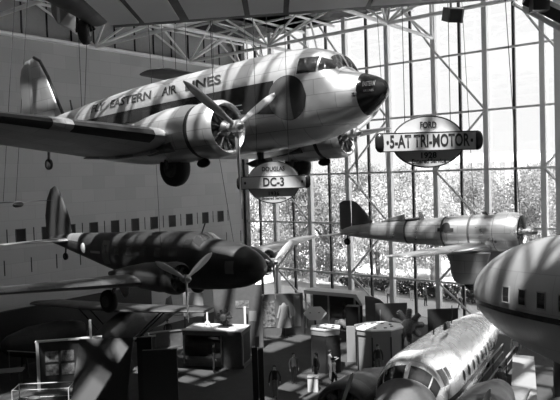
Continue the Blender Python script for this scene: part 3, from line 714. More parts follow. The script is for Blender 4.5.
# ================================================================== people
def human(kind):
    """standing adult grown with a skin modifier; returns mesh (1.72 m tall, facing -y)"""
    me = bpy.data.meshes.new('person')
    V, E, RD = [], [], []
    def v(p, r, par=None):
        V.append(p); RD.append(r)
        if par is not None: E.append((par, len(V)-1))
        return len(V)-1
    pel = v((0, 0, .95), (.15, .11)); wa = v((0, 0, 1.10), (.135, .10), pel); ch = v((0, -.01, 1.30), (.165, .11), wa); sh = v((0, 0, 1.42), (.11, .085), ch)
    nk = v((0, -.01, 1.50), (.055, .055), sh); hd0 = v((0, -.025, 1.575), (.072, .085), nk); hd = v((0, -.02, 1.66), (.075, .09), hd0); v((0, -.01, 1.71), (.045, .055), hd)
    step = .16 if kind == 'walk' else .02
    for sg in (-1, 1):
        k = sg*step
        hip = v((sg*.09, 0, .88), (.09, .095), pel); kn = v((sg*.10, -.03-k*.5, .48), (.06, .062), hip); an = v((sg*.10, .02-k, .09), (.042, .045), kn); v((sg*.105, -.12-k, .04), (.04, .035), an)
        s2 = v((sg*.19, 0, 1.40), (.058, .055), sh)
        if kind == 'reach' : el = v((sg*.25, -.12, 1.15), (.042, .042), s2); wr = v((sg*.16, -.34, 1.22), (.032, .032), el); ha = v((sg*.12, -.43, 1.24), (.04, .022), wr)
        else: el = v((sg*.27, .03+k*.5, 1.12), (.043, .043), s2); wr = v((sg*.26, -.06+k, .88), (.032, .032), el); ha = v((sg*.255, -.08+k, .79), (.024, .04), wr)
        d = Vector(V[ha])-Vector(V[wr]); d.normalize()
        sd = Vector((0, 1, 0)) if kind != 'reach' else Vector((1, 0, 0))
        for q, ln in ((-.022, .075), (-.007, .085), (.008, .08), (.022, .065)):
            f1 = v(tuple(Vector(V[ha])+d*ln*.55+sd*q), (.009, .009), ha); v(tuple(Vector(V[ha])+d*ln+sd*q+Vector((0, -.012, 0))), (.008, .008), f1)
        v(tuple(Vector(V[ha])-d*.0+sd*-.045+Vector((0, 0, -.02))), (.01, .01), ha)
    me.from_pydata(V, E, []); o = bpy.data.objects.new('person', me); COL.objects.link(o)
    md = o.modifiers.new('skin', 'SKIN'); md.use_smooth_shade = True
    for sv, r in zip(me.skin_vertices[0].data, RD): sv.radius = r
    me.skin_vertices[0].data[0].use_root = True
    o.modifiers.new('sub', 'SUBSURF').levels = 1
    dg = bpy.context.evaluated_depsgraph_get(); dg.update()
    out = bpy.data.meshes.new_from_object(o.evaluated_get(dg)); bpy.data.objects.remove(o); bpy.data.meshes.remove(me)
    return out
HUM = {k: human(k) for k in ('stand', 'walk', 'reach')}
def hair_mb(long):
    mb = MB(); mb.ball((0, .015, 1.665), (.092, .105, .088), 14)
    if long: mb.ball((0, .06, 1.56), (.085, .06, .14), 12)
    return mb
def person(kind, loc, rz, top, bot, label, scale=1., long=False, short=False, group=None):
    me = HUM[kind].copy(); me.materials.clear()
    for m in ('skin', top, bot, 'black'): me.materials.append(M[m])
    for p in me.polygons:
        c = p.center
        if c.z < .1: i = 3
        elif c.z < .98 and abs(c.x) < .2: i = 2
        elif c.z < 1.47 and not (c.z < .86 or (kind == 'reach' and c.y < -.3) or (short and abs(c.x) > .245 and c.z < 1.15)): i = 1
        else: i = 0
        p.material_index = i
    o = bpy.data.objects.new('person', me); COL.objects.link(o); o.location = loc; o.rotation_euler = (0, 0, rz); o.scale = (scale,)*3
    tag(o, label, 'person', group); hair_mb(long).build('hair', 'hair', o)
    return o
person('stand', (-27.2, 26.95, 0), 2.4, 'cl_d', 'cl_d', 'person in dark clothes standing before the display kiosk with the pale top', 1.05)
person('stand', (-34.6, 29.9, 0), 1.2, 'cl_d', 'cl_d', 'person in dark clothes standing alone by the low wall behind the kiosk')
person('walk', (-21.4, 25.6, 0), .5, 'cl_d', 'cl_m', 'person with dark top walking on open floor right of the black post')
person('stand', (-22.0, 28.0, 0), 1.0, 'cl_m', 'cl_d', 'person in grey top standing left of the hexagonal booth', 1.0)
person('stand', (-20.9, 28.6, 0), -.4, 'cl_d', 'cl_m', 'person in dark top standing in front of the hexagonal booth', 1.0, True)
person('reach', (-20.6, 29.5, 0), 2.6, 'cl_m', 'cl_m', 'person in pale top reaching towards the counter between the two booths', 1.0, short=True)
person('walk', (-19.6, 28.4, 0), 1.9, 'cl_l', 'cl_d', 'person in white shirt walking in front of the octagonal booth')
person('stand', (-18.8, 31.7, 0), .9, 'cl_d', 'cl_m', 'person with dark hair standing before the octagonal booth', 1.05)
person('walk', (-13.3, 38.4, 0), .2, 'cl_l', 'cl_m', 'person in white shirt walking on the floor below the bullet-shaped nose')
person('stand', (-11.75, 31.6, 0), .5, 'cl_m', 'cl_d', 'person in grey shirt standing by the pale walkway platform at lower right')
for k, (x, y, tp, bt, lb) in enumerate(((-29.5, 48.5, 'cl_l', 'cl_l', 'person in white outside, just beyond the glass by the curved panel'), (-28.0, 49.3, 'cl_l', 'cl_m', 'person in white shirt and grey trousers outside the window'),
        (-25.0, 50.2, 'cl_m', 'cl_d', 'person in dark trousers outside the window by the hedge'), (-22.0, 50.4, 'cl_l', 'cl_d', 'person in white shirt and dark trousers outside near the radial engine'),
        (-20.6, 50.8, 'cl_l', 'cl_m', 'person in pale clothes outside, rightmost along the hedge'), (-27.0, 51.6, 'cl_d', 'cl_l', 'person in dark top and white trousers on the path outside'))):
    person('walk' if k % 2 else 'stand', (x, y, 0.06), .7*k, tp, bt, lb, 1.0)

# ================================================================== exhibits on the floor
def empty_box(name, label, cat, loc, rz, group=None): return thing(name, label, cat, loc, rz, group)
YAWF = .6794
# display kiosk with pale top
k = thing('display_kiosk', 'low display kiosk with a bright pale top and dark glazed front', 'kiosk', (-28.3, 28.4, 0), R(24))
MB().box((0, 0, 2.12), (3.8, 1.9, .26)).build('top_slab', 'panel_m', k); MB().box((0, 0, 2.27), (3.8, 1.9, .05)).build('top_sheet', 'panel_l', k)
MB().box((0, .1, .12), (3.9, 1.6, .24)).build('plinth', 'panel_m', k); MB().box((0, .7, 1.1), (3.8, .08, 1.8)).build('back_panel', 'panel_d', k)
for x in (-1.9, .55, 1.9): MB().box((x, -.78, 1.1), (.09, .09, 1.8)).build('post', 'panel_g', k)
MB().box((1.22, -.3, 1.1), (1.2, .8, 1.75)).build('glass_cabinet', 'panel_m', k)
MB().box((-.7, -.3, 1.35), (2.2, .7, .3)).build('shelf', 'black', k)
MB().box((-.7, -.6, .35), (2.4, .1, .5)).build('lower_front', 'panel_m', k); MB().box((-1.87, 0, 1.1), (.06, 1.5, 1.8)).build('side_panel', 'panel_d', k); MB().box((1.87, 0, 1.1), (.06, 1.5, 1.8)).build('side_panel', 'panel_d', k)
MB().box((-.7, -.79, 1.2), (2.4, .02, 1.5)).build('glass_front', 'case_glass', k)
# models on the kiosk
m = thing('white_model', 'slim white model standing on the kiosk top', 'model', (-28.9, 28.2, 2.30), .3)
MB().lathe((0, 0, 0), [(0, .25), (.05, .25), (.06, .06), (.7, .06), (1.0, .03), (1.1, .005)], 'Z', 14).build('body', 'white', m)
for a in (0, 1.57, 3.14, 4.71): MB().lens([(.05*cos(a), .05*sin(a), .1), (.3*cos(a), .3*sin(a), .1), (.05*cos(a), .05*sin(a), .4)], (-sin(a), cos(a), 0), .03).build('fin', 'white', m)
def radial_exhibit(name, label, loc, rz, r, z):
    t = thing(name, label, 'engine', loc, rz)
    e = MB(); e.lathe((0, 0, z), [(-.35, r*.2), (-.3, r*.42), (.2, r*.42), (.35, r*.2), (.5, r*.1)], 'Y', 20); e.build('crankcase', 'engine', t)
    for i in range(9):
        a = 2*pi*i/9; d = Vector((cos(a), 0, sin(a))); c = MB()
        for q in range(6): c.tube(Vector((0, 0, z))+d*r*(.42+.09*q), Vector((0, 0, z))+d*r*(.47+.09*q), r*.19, None, 12)
        c.tube(Vector((0, 0, z))+d*r*.4, Vector((0, 0, z))+d*r, r*.13, None, 10)
        c.build('cylinder', 'engine', t)
    for x in (-.3, .3): MB().tube((x*r, .2, 0), (x*.5*r, .1, z-r*.4), .05).build('stand_leg', 'black', t)
    MB().box((0, .1, .03), (r*1.3, .8, .06)).build('stand_base', 'black', t)
    return t
radial_exhibit('radial_engine_exhibit', 'dark radial engine mounted on the kiosk top beside the white model', (-27.9, 28.7, 2.30), .4, .5, .62)
radial_exhibit('radial_engine_exhibit', 'spiky radial engine on a stand by the windows above the polished airliner', (-19.2, 36.0, 0), YAWF, 1.05, 2.0)
# tall panels behind the kiosk
def board(name, label, cat, loc, rz, w, h, z0=0, m='panel_m', d=.12, extra=None):
    t = thing(name, label, cat, loc, rz); MB().box((0, 0, z0+h/2), (w, d, h)).build('board', m, t)
    if z0 > 0.05:
        for x in (-w/2+.06, w/2-.06): MB().box((x, 0, z0/2), (.08, .08, z0)).build('leg', 'black', t)
    if extra: extra(t)
    return t
def ex_photo(t):
    MB().box((.3, -.08, 3.0), (.9, .03, .5)).build('photo_print', 'photo', t); MB().box((1.0, -.08, 2.2), (.5, .03, .7)).build('caption_card', 'panel_g', t)
board('exhibit_board', 'wide dark exhibit board behind the kiosk with a pale picture near its top', 'board', (-29.6, 31.8, 0), R(33), 3.3, 4.3, 0, 'panel_m', .15, ex_photo)
board('exhibit_board', 'pale square sign panel standing behind the left end of the kiosk', 'board', (-31.9, 29.9, 0), R(30), 1.4, 1.6, 2.3, 'panel_g')
board('white_post', 'narrow bright white upright at the right edge of the wide exhibit board', 'post', (-28.95, 31.75, 0), R(33), .14, 2.9, 0, 'white', .12)
board('exhibit_pylon', 'tall plain grey pylon between kiosk and garment display wall', 'pylon', (-31.2, 34.6, 0), R(36), 1.1, 3.9, 0, 'panel_m', .4)
# garment wall
w = thing('exhibit_wall', 'long grey exhibit wall with a garment on display left of the lit case', 'display wall', (-29.45, 36.2, 0), R(44))
MB().box((0, 0, 1.5), (3.2, .3, 3.0)).build('panel', 'panel_m', w); MB().box((-.9, -.17, 1.6), (.9, .03, 1.9)).build('mural', 'photo', w); MB().box((1.15, -.17, 1.7), (.5, .03, 2.2)).build('side_panel', 'panel_g', w)
g = thing('garment', 'pale long coat displayed on a stand before the grey wall', 'garment', (-28.75, 35.65, 0), R(44))
gm = MB(); gm.loft([[Vector((a*cos(q), .5*a*sin(q), z)) for q in [2*pi*i/20 for i in range(20)]] for z, a in ((.75, .52), (1.1, .44), (1.6, .33), (2.0, .25), (2.25, .28), (2.42, .12), (2.5, .08))]); gm.build('coat', 'panel_g', g)
for sg in (-1, 1): MB().tube((sg*.22, 0, 2.3), (sg*.46, -.05, 1.45), .1, .085, 10).build('sleeve', 'panel_g', g)
MB().tube((0, 0, 0), (0, 0, .8), .03).build('stand_pole', 'black', g); MB().lathe((0, 0, 0), [(0, .22), (.04, .22), (.05, .03)], 'Z', 16).build('stand_base', 'black', g)
# case wall
c = thing('display_case', 'walk-up display case with two dark openings and a pale sloping cornice', 'display case', (-26.2, 37.9, 0), R(6))
MB().box((0, .9, 1.5), (4.0, .1, 3.0)).build('back_panel', 'panel_d', c); MB().box((0, .35, .25), (4.0, 1.2, .5)).build('plinth', 'panel_m', c)
MB().prism([(-2.05, -.35, 2.95), (2.0, -.35, 2.95), (2.45, -.35, 2.45), (2.65, -.35, 2.45), (2.15, -.35, 3.2), (-2.05, -.35, 3.2)], (0, 1.35, 0)).build('cornice', 'panel_l', c)
for x in (-1.98, -.1, 1.98): MB().box((x, -.25, 1.7), (.1, .1, 2.6)).build('post', 'panel_g', c)
MB().box((-1.05, -.1, 1.0), (1.7, .08, 1.1)).build('lower_board', 'panel_g', c)
MB().box((0, -.27, 1.7), (3.9, .02, 2.4)).build('glass_front', 'case_glass', c)
dr = thing('draped_mannequin', 'white draped garment lying inside the right opening of the display case', 'garment', (-25.35, 38.15, .5), R(6))
dm = MB()
for i in range(9): dm.ball((-.5+.13*i, random.uniform(-.1, .1), .45+random.uniform(-.1, .25)), (.22, .18, .28), 10)
dm.build('drape', 'panel_l', dr); MB().tube((0, .1, 0), (0, .1, 1.6), .12, .2, 12).build('torso', 'cl_d', dr); MB().ball((0, .1, 1.8), (.11, .12, .15)).build('head', 'hair', dr)
board('black_cabinet', 'plain black upright cabinet right of the display case', 'cabinet', (-23.75, 36.9, 0), R(20), .85, 2.6, 0, 'black', .7)
cp = thing('curved_panel', 'grey curved-top panel between the black cabinet and the stepped booth', 'board', (-22.75, 38.4, 0), R(34))
MB().prism([(-.8, 0, 0), (.8, 0, 0), (.8, 0, 2.0), (.6, 0, 2.5), (.2, 0, 2.85), (-.3, 0, 3.05), (-.8, 0, 3.1)], (0, .15, 0)).build('board', 'panel_m', cp)
def ex_oval(t):
    MB().box((.05, -.08, 1.25), (1.75, .05, 1.0)).build('dark_case', 'black', t); MB().ball((.0, -.2, 1.4), (.55, .14, .22)).build('oval_model', 'panel_g', t); MB().box((-.75, -.1, 1.25), (.06, .06, 2.5)).build('edge_strip', 'panel_l', t)
board('exhibit_board', 'square grey exhibit board with an oval model in a dark recess', 'board', (-21.2, 37.6, 0), R(40), 2.1, 2.9, 0, 'panel_m', .1, ex_oval)
board('dark_partition', 'sloping dark partition between radial engine and polished airliner', 'partition', (-17.6, 37.7, 0), R(40), 1.9, 2.9, 0, 'panel_d', .15)
# booths
def booth(name, label, loc, rz, n, r, h, sidem, topm, fascia=True):
    t = thing(name, label, 'booth', loc, rz)
    P = [(r*cos(2*pi*i/n+pi/n), r*.8*sin(2*pi*i/n+pi/n)) for i in range(n)]
    MB().prism([(x*.95, y*.95, 0) for x, y in P], (0, 0, h-.35)).build('body', sidem, t)
    MB().prism([(x, y, h-.35) for x, y in P], (0, 0, .3)).build('fascia', 'panel_g', t)
    MB().prism([(x*1.04, y*1.04, h-.05) for x, y in P], (0, 0, .08)).build('roof', topm, t)
    for i in range(n):
        x, y = P[i]; MB().tube((x*.55, y*.55, h+.03), (x*.55, y*.55, h+.06), .1, None, 12).build('downlight', 'engine', t)
        MB().box((x*.98, y*.98, h/2-.2), (.07, .07, h-.4), 0).build('post', 'panel_d', t)
    return t
booth('ticket_booth', 'octagonal booth with pale roof and grey front, largest of the booths', (-19.6, 33.2, 0), R(39), 8, 1.45, 2.45, 'panel_g', 'white')
booth('hexagonal_booth', 'small hexagonal booth with pale top left of the grey screen', (-21.9, 31.0, 0), R(32), 6, .95, 2.55, 'panel_d', 'panel_l')
h = thing('hexagonal_sign', 'tilted pale hexagonal sign standing above the small hexagonal booth', 'sign', (-23.5, 32.2, 0), R(36))
hx = MB(); hx.prism([(.72*cos(pi*i/3), -.5*sin(pi*i/3)*-.9, 2.95+.35*sin(pi*i/3)) for i in range(6)], (0, .03, .06)); hx.build('sign_plate', 'panel_l', h); MB().box((0, .1, 1.4), (.12, .12, 2.8)).build('post', 'panel_d', h)
for x in (-.3, .25): MB().ball((x, -.03, 3.03), (.06, .06, .03), 8).build('lamp', 'engine', h)
board('grey_screen', 'pale grey screen between hexagonal and octagonal booths', 'screen', (-21.45, 33.35, 0), R(36), .9, 2.2, 0, 'panel_g', .1)
bx = thing('white_bin', 'small white box standing on the floor among the visitors', 'box', (-20.4, 27.6, 0), R(30)); MB().box((0, 0, .38), (.55, .45, .76)).build('body', 'panel_l', bx); MB().box((0, 0, .78), (.6, .5, .05)).build('lid', 'panel_g', bx)
# black post
p = thing('black_pillar', 'tall black square pillar with a pale cap standing before the booths', 'pillar', (-19.9, 22.6, 0), YAWF)
MB().box((-.13, 0, 1.8), (.26, .34, 3.6)).build('shaft', 'black', p); MB().box((.15, .05, 1.75), (.24, .3, 3.5)).build('side_shaft', 'panel_d', p); MB().box((0, 0, 3.85), (.2, .2, .5)).build('cap', 'panel_m', p)
# photo board and neighbours at lower left
b = thing('photo_board', 'white-edged board with four photographs at lower left', 'board', (-32.4, 20.2, 0), R(50))
MB().box((0, 0, 1.35), (2.4, .12, 2.7)).build('panel', 'panel_d', b); MB().box((-1.28, 0, 1.35), (.16, .3, 2.7)).build('end_post', 'panel_l', b); MB().box((.4, 0, 2.74), (3.6, .3, .08)).build('top_rail', 'panel_l', b)
for x in (-.55, .3):
    for z in (1.1, 1.85): MB().box((x, -.075, z), (.7, .03, .6)).build('photo_print', 'photo', b)
g = thing('glass_case', 'low glass display case with a thin bright frame at the bottom left', 'display case', (-29.2, 17.1, 0), R(42))
W_, D_, H0, H1 = 2.7, 1.0, .85, 1.55
for x in (-W_/2, W_/2):
    for y in (-D_/2, D_/2): MB().tube((x, y, H0), (x, y, H1), .025).build('corner_post', 'panel_l', g)
for z in (H0, H1):
    for y in (-D_/2, D_/2): MB().tube((-W_/2, y, z), (W_/2, y, z), .022).build('rail', 'panel_l', g)
    for x in (-W_/2, W_/2): MB().tube((x, -D_/2, z), (x, D_/2, z), .022).build('rail', 'panel_l', g)
MB().box((0, 0, (H0+H1)/2), (W_-.06, D_-.06, H1-H0-.04)).build('glass', 'case_glass', g); MB().box((0, 0, H0/2), (W_, D_, H0)).build('plinth', 'panel_d', g)
MB().ball((-.5, 0, H0+.12), (.35, .2, .1)).build('model', 'panel_m', g)
pp = thing('white_pole', 'thin bright upright pole between photo board and leaning dark board', 'pole', (-29.6, 20.2, 0)); MB().tube((0, 0, 0), (0, 0, 4.2), .07).build('shaft', 'white', pp); MB().lathe((0, 0, 0), [(0, .2), (.04, .2)], 'Z', 16).build('foot', 'black', pp)
s = thing('leaning_board', 'large leaning dark board catching a pale patch of sunlight at bottom left', 'board', (-24.9, 17.1, 0), R(38))
sb = MB(); rot = Matrix.Rotation(R(-32), 3, 'X'); sb.box((0, .9, 2.0), (2.6, .15, 4.6), rot=rot); sb.build('board', 'panel_d', s)
MB().box((0, 1.6, 1.0), (2.2, .2, 2.0)).build('prop_stand', 'black', s)
for x in (-.6, .6): MB().box((x, 1.72, 3.2), (.08, .12, .9), rot=rot).build('strap', 'black', s)
board('dark_partition', 'tall plain dark partition right of the leaning board', 'partition', (-22.6, 19.0, 0), R(40), 1.55, 3.9, 0, 'panel_d', .2)
board('dark_partition', 'narrow black partition between leaning board and plain dark partition', 'partition', (-24.4, 19.6, 0), R(40), .7, 4.1, 0, 'black', .2)
board('white_post', 'short bright white post behind the narrow black partition', 'post', (-33.6, 27.2, 0), R(40), .3, 1.5, 0, 'white', .25)
rl = thing('barrier_rail', 'long pale barrier rail behind the leaning dark board', 'rail', (-29.4, 22.0, 0), R(49)); MB().tube((-1.9, 0, 2.6), (1.9, 0, 2.85), .06).build('rail', 'panel_l', rl)
for x in (-1.85, 0, 1.85): MB().tube((x, 0, 0), (x, 0, 2.72+.066*x), .05).build('post', 'panel_m', rl)
lw = thing('low_wall', 'low grey exhibit wall running behind the kiosk by the standing person', 'wall', (-33.5, 31.0, 0), R(60)); MB().box((0, 0, .5), (7.0, .3, 1.0)).build('panel', 'panel_m', lw); MB().box((0, 0, 1.03), (7.0, .4, .06)).build('cap', 'panel_g', lw)
for k_, (x, y, hgt) in enumerate(((-35.6, 18.4, .9), (-32.6, 22.6, .6))):
    st = thing('bench', ('grey slatted bench at far left below the dark parked plane', 'shorter grey slatted bench next to the photo board')[k_], 'bench', (x, y, 0), R(50))
    for q in range(3): MB().box((0, -.25+.25*q, hgt), (2.2, .2, .08)).build('slat', 'panel_g', st)
    for xx in (-.9, .9): MB().box((xx, 0, hgt/2-.02), (.1, .6, hgt-.05)).build('leg', 'black', st)
cr = thing('caption_card', 'small pale caption card on a stand at far left', 'card', (-37.2, 18.6, 0), R(50)); MB().box((0, 0, 1.85), (.4, .04, .5)).build('card', 'panel_l', cr); MB().tube((0, .05, 0), (0, .05, 1.7), .03).build('stand', 'black', cr)
board('exhibit_wall', 'long low black board added along the foot of the stone wall at far left to darken it', 'display wall', (-38.9, 22.5, 0), R(90), 19, 3.6, 0, 'panel_d', .3)  # black board added to darken the foot of the stone wall
def stored_fuselage():
    t = thing('bare_fuselage', 'dark rounded airplane fuselage without wings at far left before the added black board', 'airplane', (-36.4, 21.6, 0), R(75))
    f = MB(); f.lathe((0, 0, 1.9), [(-2.6, .25), (-2.2, .6), (-1, .95), (.6, 1.05), (1.8, .95), (2.3, .8), (2.4, .3)], n=28); f.build('fuselage', 'dark_plane', t, 60)
    MB().lathe((2.35, 0, 1.9), [(0, .72), (.06, .72), (.1, .3), (.3, .12)], n=24).build('nose_ring', 'dark_metal', t)
    for x in (-1.3, 1.3):
        for y in (-.6, .6): MB().tube((x, y*1.3, 0), (x, y*.6, 1.2), .06).build('trestle_leg', 'black', t)
stored_fuselage()
hr = thing('handrail', 'thin pale handrail crossing before the bare fuselage at far left', 'rail', (-34.9, 20.5, 0), R(39)); MB().tube((-2.1, 0, 1.75), (2.1, 0, 1.35), .035).build('rail', 'panel_g', hr)
for x in (-2, 0, 2): MB().tube((x, 0, 0), (x, 0, 1.55-.095*x), .03).build('post', 'panel_m', hr)
# dark high-wing plane parked at lower left
def parked_plane():
    t = thing('parked_monoplane', 'dark high-wing monoplane parked on the floor beneath the dark airliner', 'airplane', (-32.6, 24.6, 0), R(19))
    # local x spanwise, local -y towards the viewer (nose)
    for sg in (-1, 1):
        rings = []
        for k in range(9):
            a = k/8; x = sg*6.1*a; c = 2.3*(1-.2*a)*(1 if a < .9 else .75); rings.append([Vector((x, -1.1+c*xx, 3.75+.2*a+c*yy*.13)) for xx, yy in AF])
        MB().loft(rings).build('outer_wing', 'dark_wing', t, 60)
        for q in (-.4, .4): MB().tube((sg*.6, q-.1, 1.6), (sg*3.0, q, 3.75), .05).build('wing_strut', 'black', t)
        w_ = MB(); w_.lathe((sg*.95, -.9, .42), [(-.1, .2), (-.1, .34), (0, .42), (.1, .34), (.1, .2)], 'X', 22); w_.build('main_wheel', 'rubber', t)
        MB().tube((sg*.9, -.9, .42), (sg*.5, -.5, 1.5), .05).build('gear_strut', 'black', t)
    f = MB(); f.loft([[Vector((w2*math.copysign(abs(cos(q))**.7, cos(q)), y, zc+hh*math.copysign(abs(sin(q))**.7, sin(q)))) for q in [2*pi*i/24 for i in range(24)]] for y, w2, zc, hh in ((-2.6, .3, 2.2, .3), (-2.4, .55, 2.2, .55), (-1.2, .62, 2.4, .8), (0.5, .62, 2.6, .95), (1.6, .55, 2.4, .8), (4.5, .25, 2.1, .35), (6, .08, 2.1, .2))]); f.build('fuselage', 'dark_plane', t, 60)
    MB().lens([(0, 4.9, 2.2), (0, 5.3, 3.3), (0, 6.0, 3.4), (0, 6.3, 2.1)], (1, 0, 0), .1).build('fin', 'dark_plane', t)
    MB().lens([(-1.6, 5.2, 2.2), (-1.4, 6.0, 2.2), (1.4, 6.0, 2.2), (1.6, 5.2, 2.2)], (0, 0, 1), .1).build('tailplane', 'dark_plane', t)
    pr = MB().lathe((0, 0, 2.2), [(-2.95, .03), (-2.8, .12), (-2.6, .14)], 'Y', 14).build('propeller', 'prop', t)
    for a in (70, 250):
        bl = blade_mb(.1, 1.3, .2, R(a)); bl.v = [(v[1], -2.75-v[0], v[2]+2.2) for v in bl.v]; bl.build('blade', 'dark_wing', pr)
    MB().box((0, -.9, 2.85), (.9, .1, .5)).build('windscreen', 'glass_dark', t)
parked_plane()
# lower right: ramp, rails, dark panel
rp = thing('walkway', 'long low pale walkway platform on the floor at lower right', 'platform', (-11.2, 33.4, 0), math.atan2(-7.3, 2.45)); MB().box((0, 0, .78), (8.0, 1.15, .12)).build('deck', 'panel_g', rp)
for x in (-3.6, 0, 3.6): MB().box((x, 0, .36), (.2, 1.0, .72)).build('leg', 'panel_d', rp)
for k_, dx in enumerate((0, .75)):
    r_ = thing('guard_rail', ('pale guard rail running along the near side of the polished airliner', 'second pale guard rail, between the first one and the walkway')[k_], 'rail', (-13.2+dx, 32.9, 0), math.atan2(-10.3, 1.57))
    MB().tube((-5.4, 0, 1.05), (5.4, 0, 1.05), .05).build('rail', 'panel_g', r_); MB().tube((-5.4, 0, .6), (5.4, 0, .6), .035).build('lower_rail', 'panel_g', r_)
    for xx in (-5.3, -2.6, 0, 2.6, 5.3): MB().tube((xx, 0, 0), (xx, 0, 1.05), .04).build('post', 'panel_m', r_)
board('dark_partition', 'black panel under the pale fuselage at the lower right edge', 'partition', (-9.3, 34.0, 0), R(38), 1.2, 2.3, 0, 'black', .15)
# spotlights
def spot(label, loc, rz, tilt, s=1.):
    t = thing('spotlight', label, 'lamp', loc, rz); m3 = Matrix.Rotation(tilt, 3, 'X')
    MB().box((0, 0, 0), (.34*s, .42*s, .34*s), rot=m3).build('housing', 'black', t); MB().box(m3 @ Vector((.2*s, 0, 0)), (.04*s, .42*s, .36*s), rot=m3).build('side_fin', 'panel_g', t)
    MB().box(m3 @ Vector((0, -.22*s, 0)), (.28*s, .02, .28*s), rot=m3).build('lens', 'glass_dark', t); MB().tube((0, .05, .1*s), (0, .05, .45*s), .03*s).build('bracket', 'engine', t)
    return t
spot('black box spotlight hanging under the overhead wing before the windows', (-6.32, 14.37, 15.18), .9, .35, .9)
tr_ = thing('lighting_track', 'long black lighting beam sloping through the top right corner', 'lamp', (-4.9, 16.85, 15.55), math.atan2(.79, .98))
MB().tube((-.55, 0, .25), (3.2, 0, -1.75), .2, None, 4).build('beam', 'black', tr_); MB().tube((-.75, .3, .2), (3.2, .3, -2.1), .07).build('support_tube', 'column', tr_)
MB().box((-.3, -.2, .0), (.4, .3, .3)).build('lamp_head', 'black', tr_); MB().tube((1.0, 0, 0), (1.0, 0, 8.4), .03).build('hanger', 'wire', tr_)

# ================================================================== outside
struct(MB().box((-10, 194.3, -.1), (400, 300, .2)), 'ground_outside', 'lawn')
struct(MB().box((-10, 49.5, .03), (90, 6, .06)), 'path_outside', 'path')
struct(MB().box((-10, 66, .03), (160, 5, .06)), 'path_far', 'path')
def leaf_cloud(n, blobs, size, seed):
    rnd = random.Random(seed); mb = MB()
    for i in range(n):
        c, r = blobs[rnd.randrange(len(blobs))]
        while True:
            p = Vector((rnd.uniform(-1, 1), rnd.uniform(-1, 1), rnd.uniform(-1, 1)))
            if .5 < p.length < 1: break
        q = Vector(c)+Vector((p.x*r[0], p.y*r[1], p.z*r[2]))
        e = Euler((rnd.uniform(0, 6), rnd.uniform(0, 6), rnd.uniform(0, 6))).to_matrix(); s_ = size*rnd.uniform(.6, 1.3)
        mb.add([q+e @ Vector(v) for v in ((-s_, 0, 0), (0, -s_*.5, .1*s_), (s_, 0, 0), (0, s_*.5, .1*s_))], [(0, 1, 2, 3)])
    return mb
def make_tree(seed, leaf, label):
    rnd = random.Random(seed)
    t = thing('tree', label, 'tree', (0, 0, 0), 0, 'trees beyond the window wall')
    tk = MB(); tk.tube((0, 0, 0), (.1, 0, 4.5), .28, .2, 10)
    for k in range(5):
        a = k*1.3; tk.tube((.1, 0, 3+.4*k), (2.4*cos(a), 2.4*sin(a), 6+.5*k), .12, .05, 7)
    tk.build('trunk', 'bark', t)
    blobs = [((rnd.uniform(-2.8, 2.8), rnd.uniform(-2.8, 2.8), rnd.uniform(1.3, 10.6)), (rnd.uniform(1.3, 2.2), rnd.uniform(1.3, 2.2), rnd.uniform(1.0, 1.7))) for _ in range(21)]
    leaf_cloud(9500, blobs, .15, seed).build('crown', leaf, t, smooth=False)
    return t
proto = [make_tree(3, 'leafA', 'leafy tree beyond the glass, full rounded crown'), make_tree(5, 'leafB', 'dark leafy tree beyond the glass'), make_tree(9, 'leafC', 'pale leafy tree beyond the glass')]
T = [(-44.8, 57.5, 1.08, 0), (-39.6, 56.8, 1.08, 1), (-44.0, 67.4, 1.16, 0), (-34.1, 58.0, 0.99, 2), (-36.6, 68.2, 1.08, 0), (-30.4, 62.9, 0.99, 2), (-34.8, 80.0, 1.03, 0), (-27.8, 72.7, 1.05, 1), (-22.4, 66.8, 1.08, 1), (-22.5, 77.0, 1.03, 0), (-18.3, 75.2, 1.03, 2), (-60.4, 79.9, 1.12, 2), (-55.8, 90.0, 1.16, 0), (-50.6, 100.7, 1.12, 2), (-41.3, 101.7, 1.08, 0), (-32.8, 102.2, 1.12, 1), (-52.6, 60.4, 1.03, 1)]
used = set()
for i, (x, y, s_, k) in enumerate(T):
    o = proto[k] if k not in used else copy_tree(proto[k])
    used.add(k); o.location = (x, y, 0); o.rotation_euler = (0, 0, i*1.1); o.scale = (s_,)*3
hd = leaf_cloud(5200, [((-8.+.8*i, 0, .75), (.7, .9, .75)) for i in range(21)], .16, 4).build('hedge', 'leafH', None, smooth=False)
hd.location = (-28.5, 54.6, 0); hd.rotation_euler = (0, 0, R(-8)); tag(hd, 'long clipped dark hedge on the lawn outside the window wall', 'hedge')
bd = thing('building', 'pale columned classical building far beyond the trees', 'building', (-89.0, 224, 0), R(20))
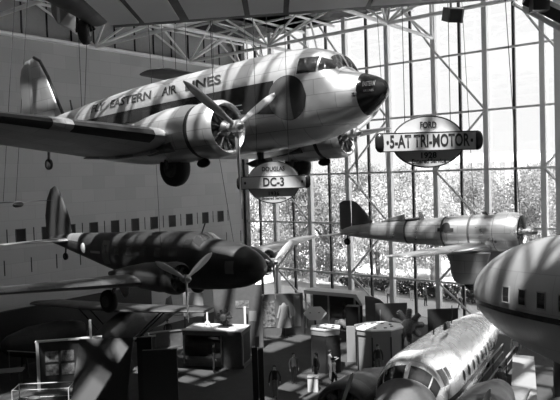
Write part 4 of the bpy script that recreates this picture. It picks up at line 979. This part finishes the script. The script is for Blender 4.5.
MB().box((0, 4, 7), (44, 8, 14)).build('wall', 'stucco', bd); MB().box((0, 0, 15), (46, 18, 2.2)).build('entablature', 'stucco', bd); MB().box((0, 0, .8), (46, 18, 1.6)).build('steps', 'stucco', bd)
MB().box((0, 3, 16.6), (40, 10, 1.2)).build('roof', 'panel_g', bd)
for i in range(12): MB().tube((-20+40/11*i, -6.5, 1.5), (-20+40/11*i, -6.5, 14), 1.0, .85, 14).build('column', 'stucco', bd)

# ================================================================== light
w = bpy.data.worlds.new('sky'); scene.world = w; w.use_nodes = True
bg = w.node_tree.nodes['Background']; bg.inputs['Color'].default_value = (1, 1, 1, 1); bg.inputs['Strength'].default_value = 1.1
sd = bpy.data.lights.new('sun', 'SUN'); sd.energy = 26.0; sd.angle = R(1.1)
so = bpy.data.objects.new('sun', sd); COL.objects.link(so)
el, az = R(64), R(22)              # high sun from the south, behind the viewer
d = Vector((-sin(az)*cos(el), cos(az)*cos(el), -sin(el)))
so.rotation_euler = d.to_track_quat('-Z', 'Y').to_euler(); so.location = (0, -20, 60)

# ================================================================== camera
F_, PITCH, ROLL, YAW = 648., -.0385, -.0312, .6794
Fw = Vector((-sin(YAW)*cos(PITCH), cos(YAW)*cos(PITCH), sin(PITCH)))
r0 = Vector((cos(YAW), sin(YAW), 0)); u0 = r0.cross(Fw)
r_ = cos(ROLL)*r0+sin(ROLL)*u0; u_ = -sin(ROLL)*r0+cos(ROLL)*u0
cd = bpy.data.cameras.new('camera'); cd.sensor_width = 36; cd.lens = F_/560*36; cd.clip_end = 600
co = bpy.data.objects.new('camera', cd); COL.objects.link(co)
mw = Matrix((( r_.x, u_.x, -Fw.x, 0), (r_.y, u_.y, -Fw.y, 0), (r_.z, u_.z, -Fw.z, 11.6), (0, 0, 0, 1)))
co.matrix_world = mw; scene.camera = co
scene.view_settings.view_transform = 'Standard'; scene.view_settings.look = 'None'
scene.view_settings.exposure = 0.0; scene.view_settings.gamma = 1
scene.cycles.max_bounces = 6; scene.cycles.transparent_max_bounces = 12
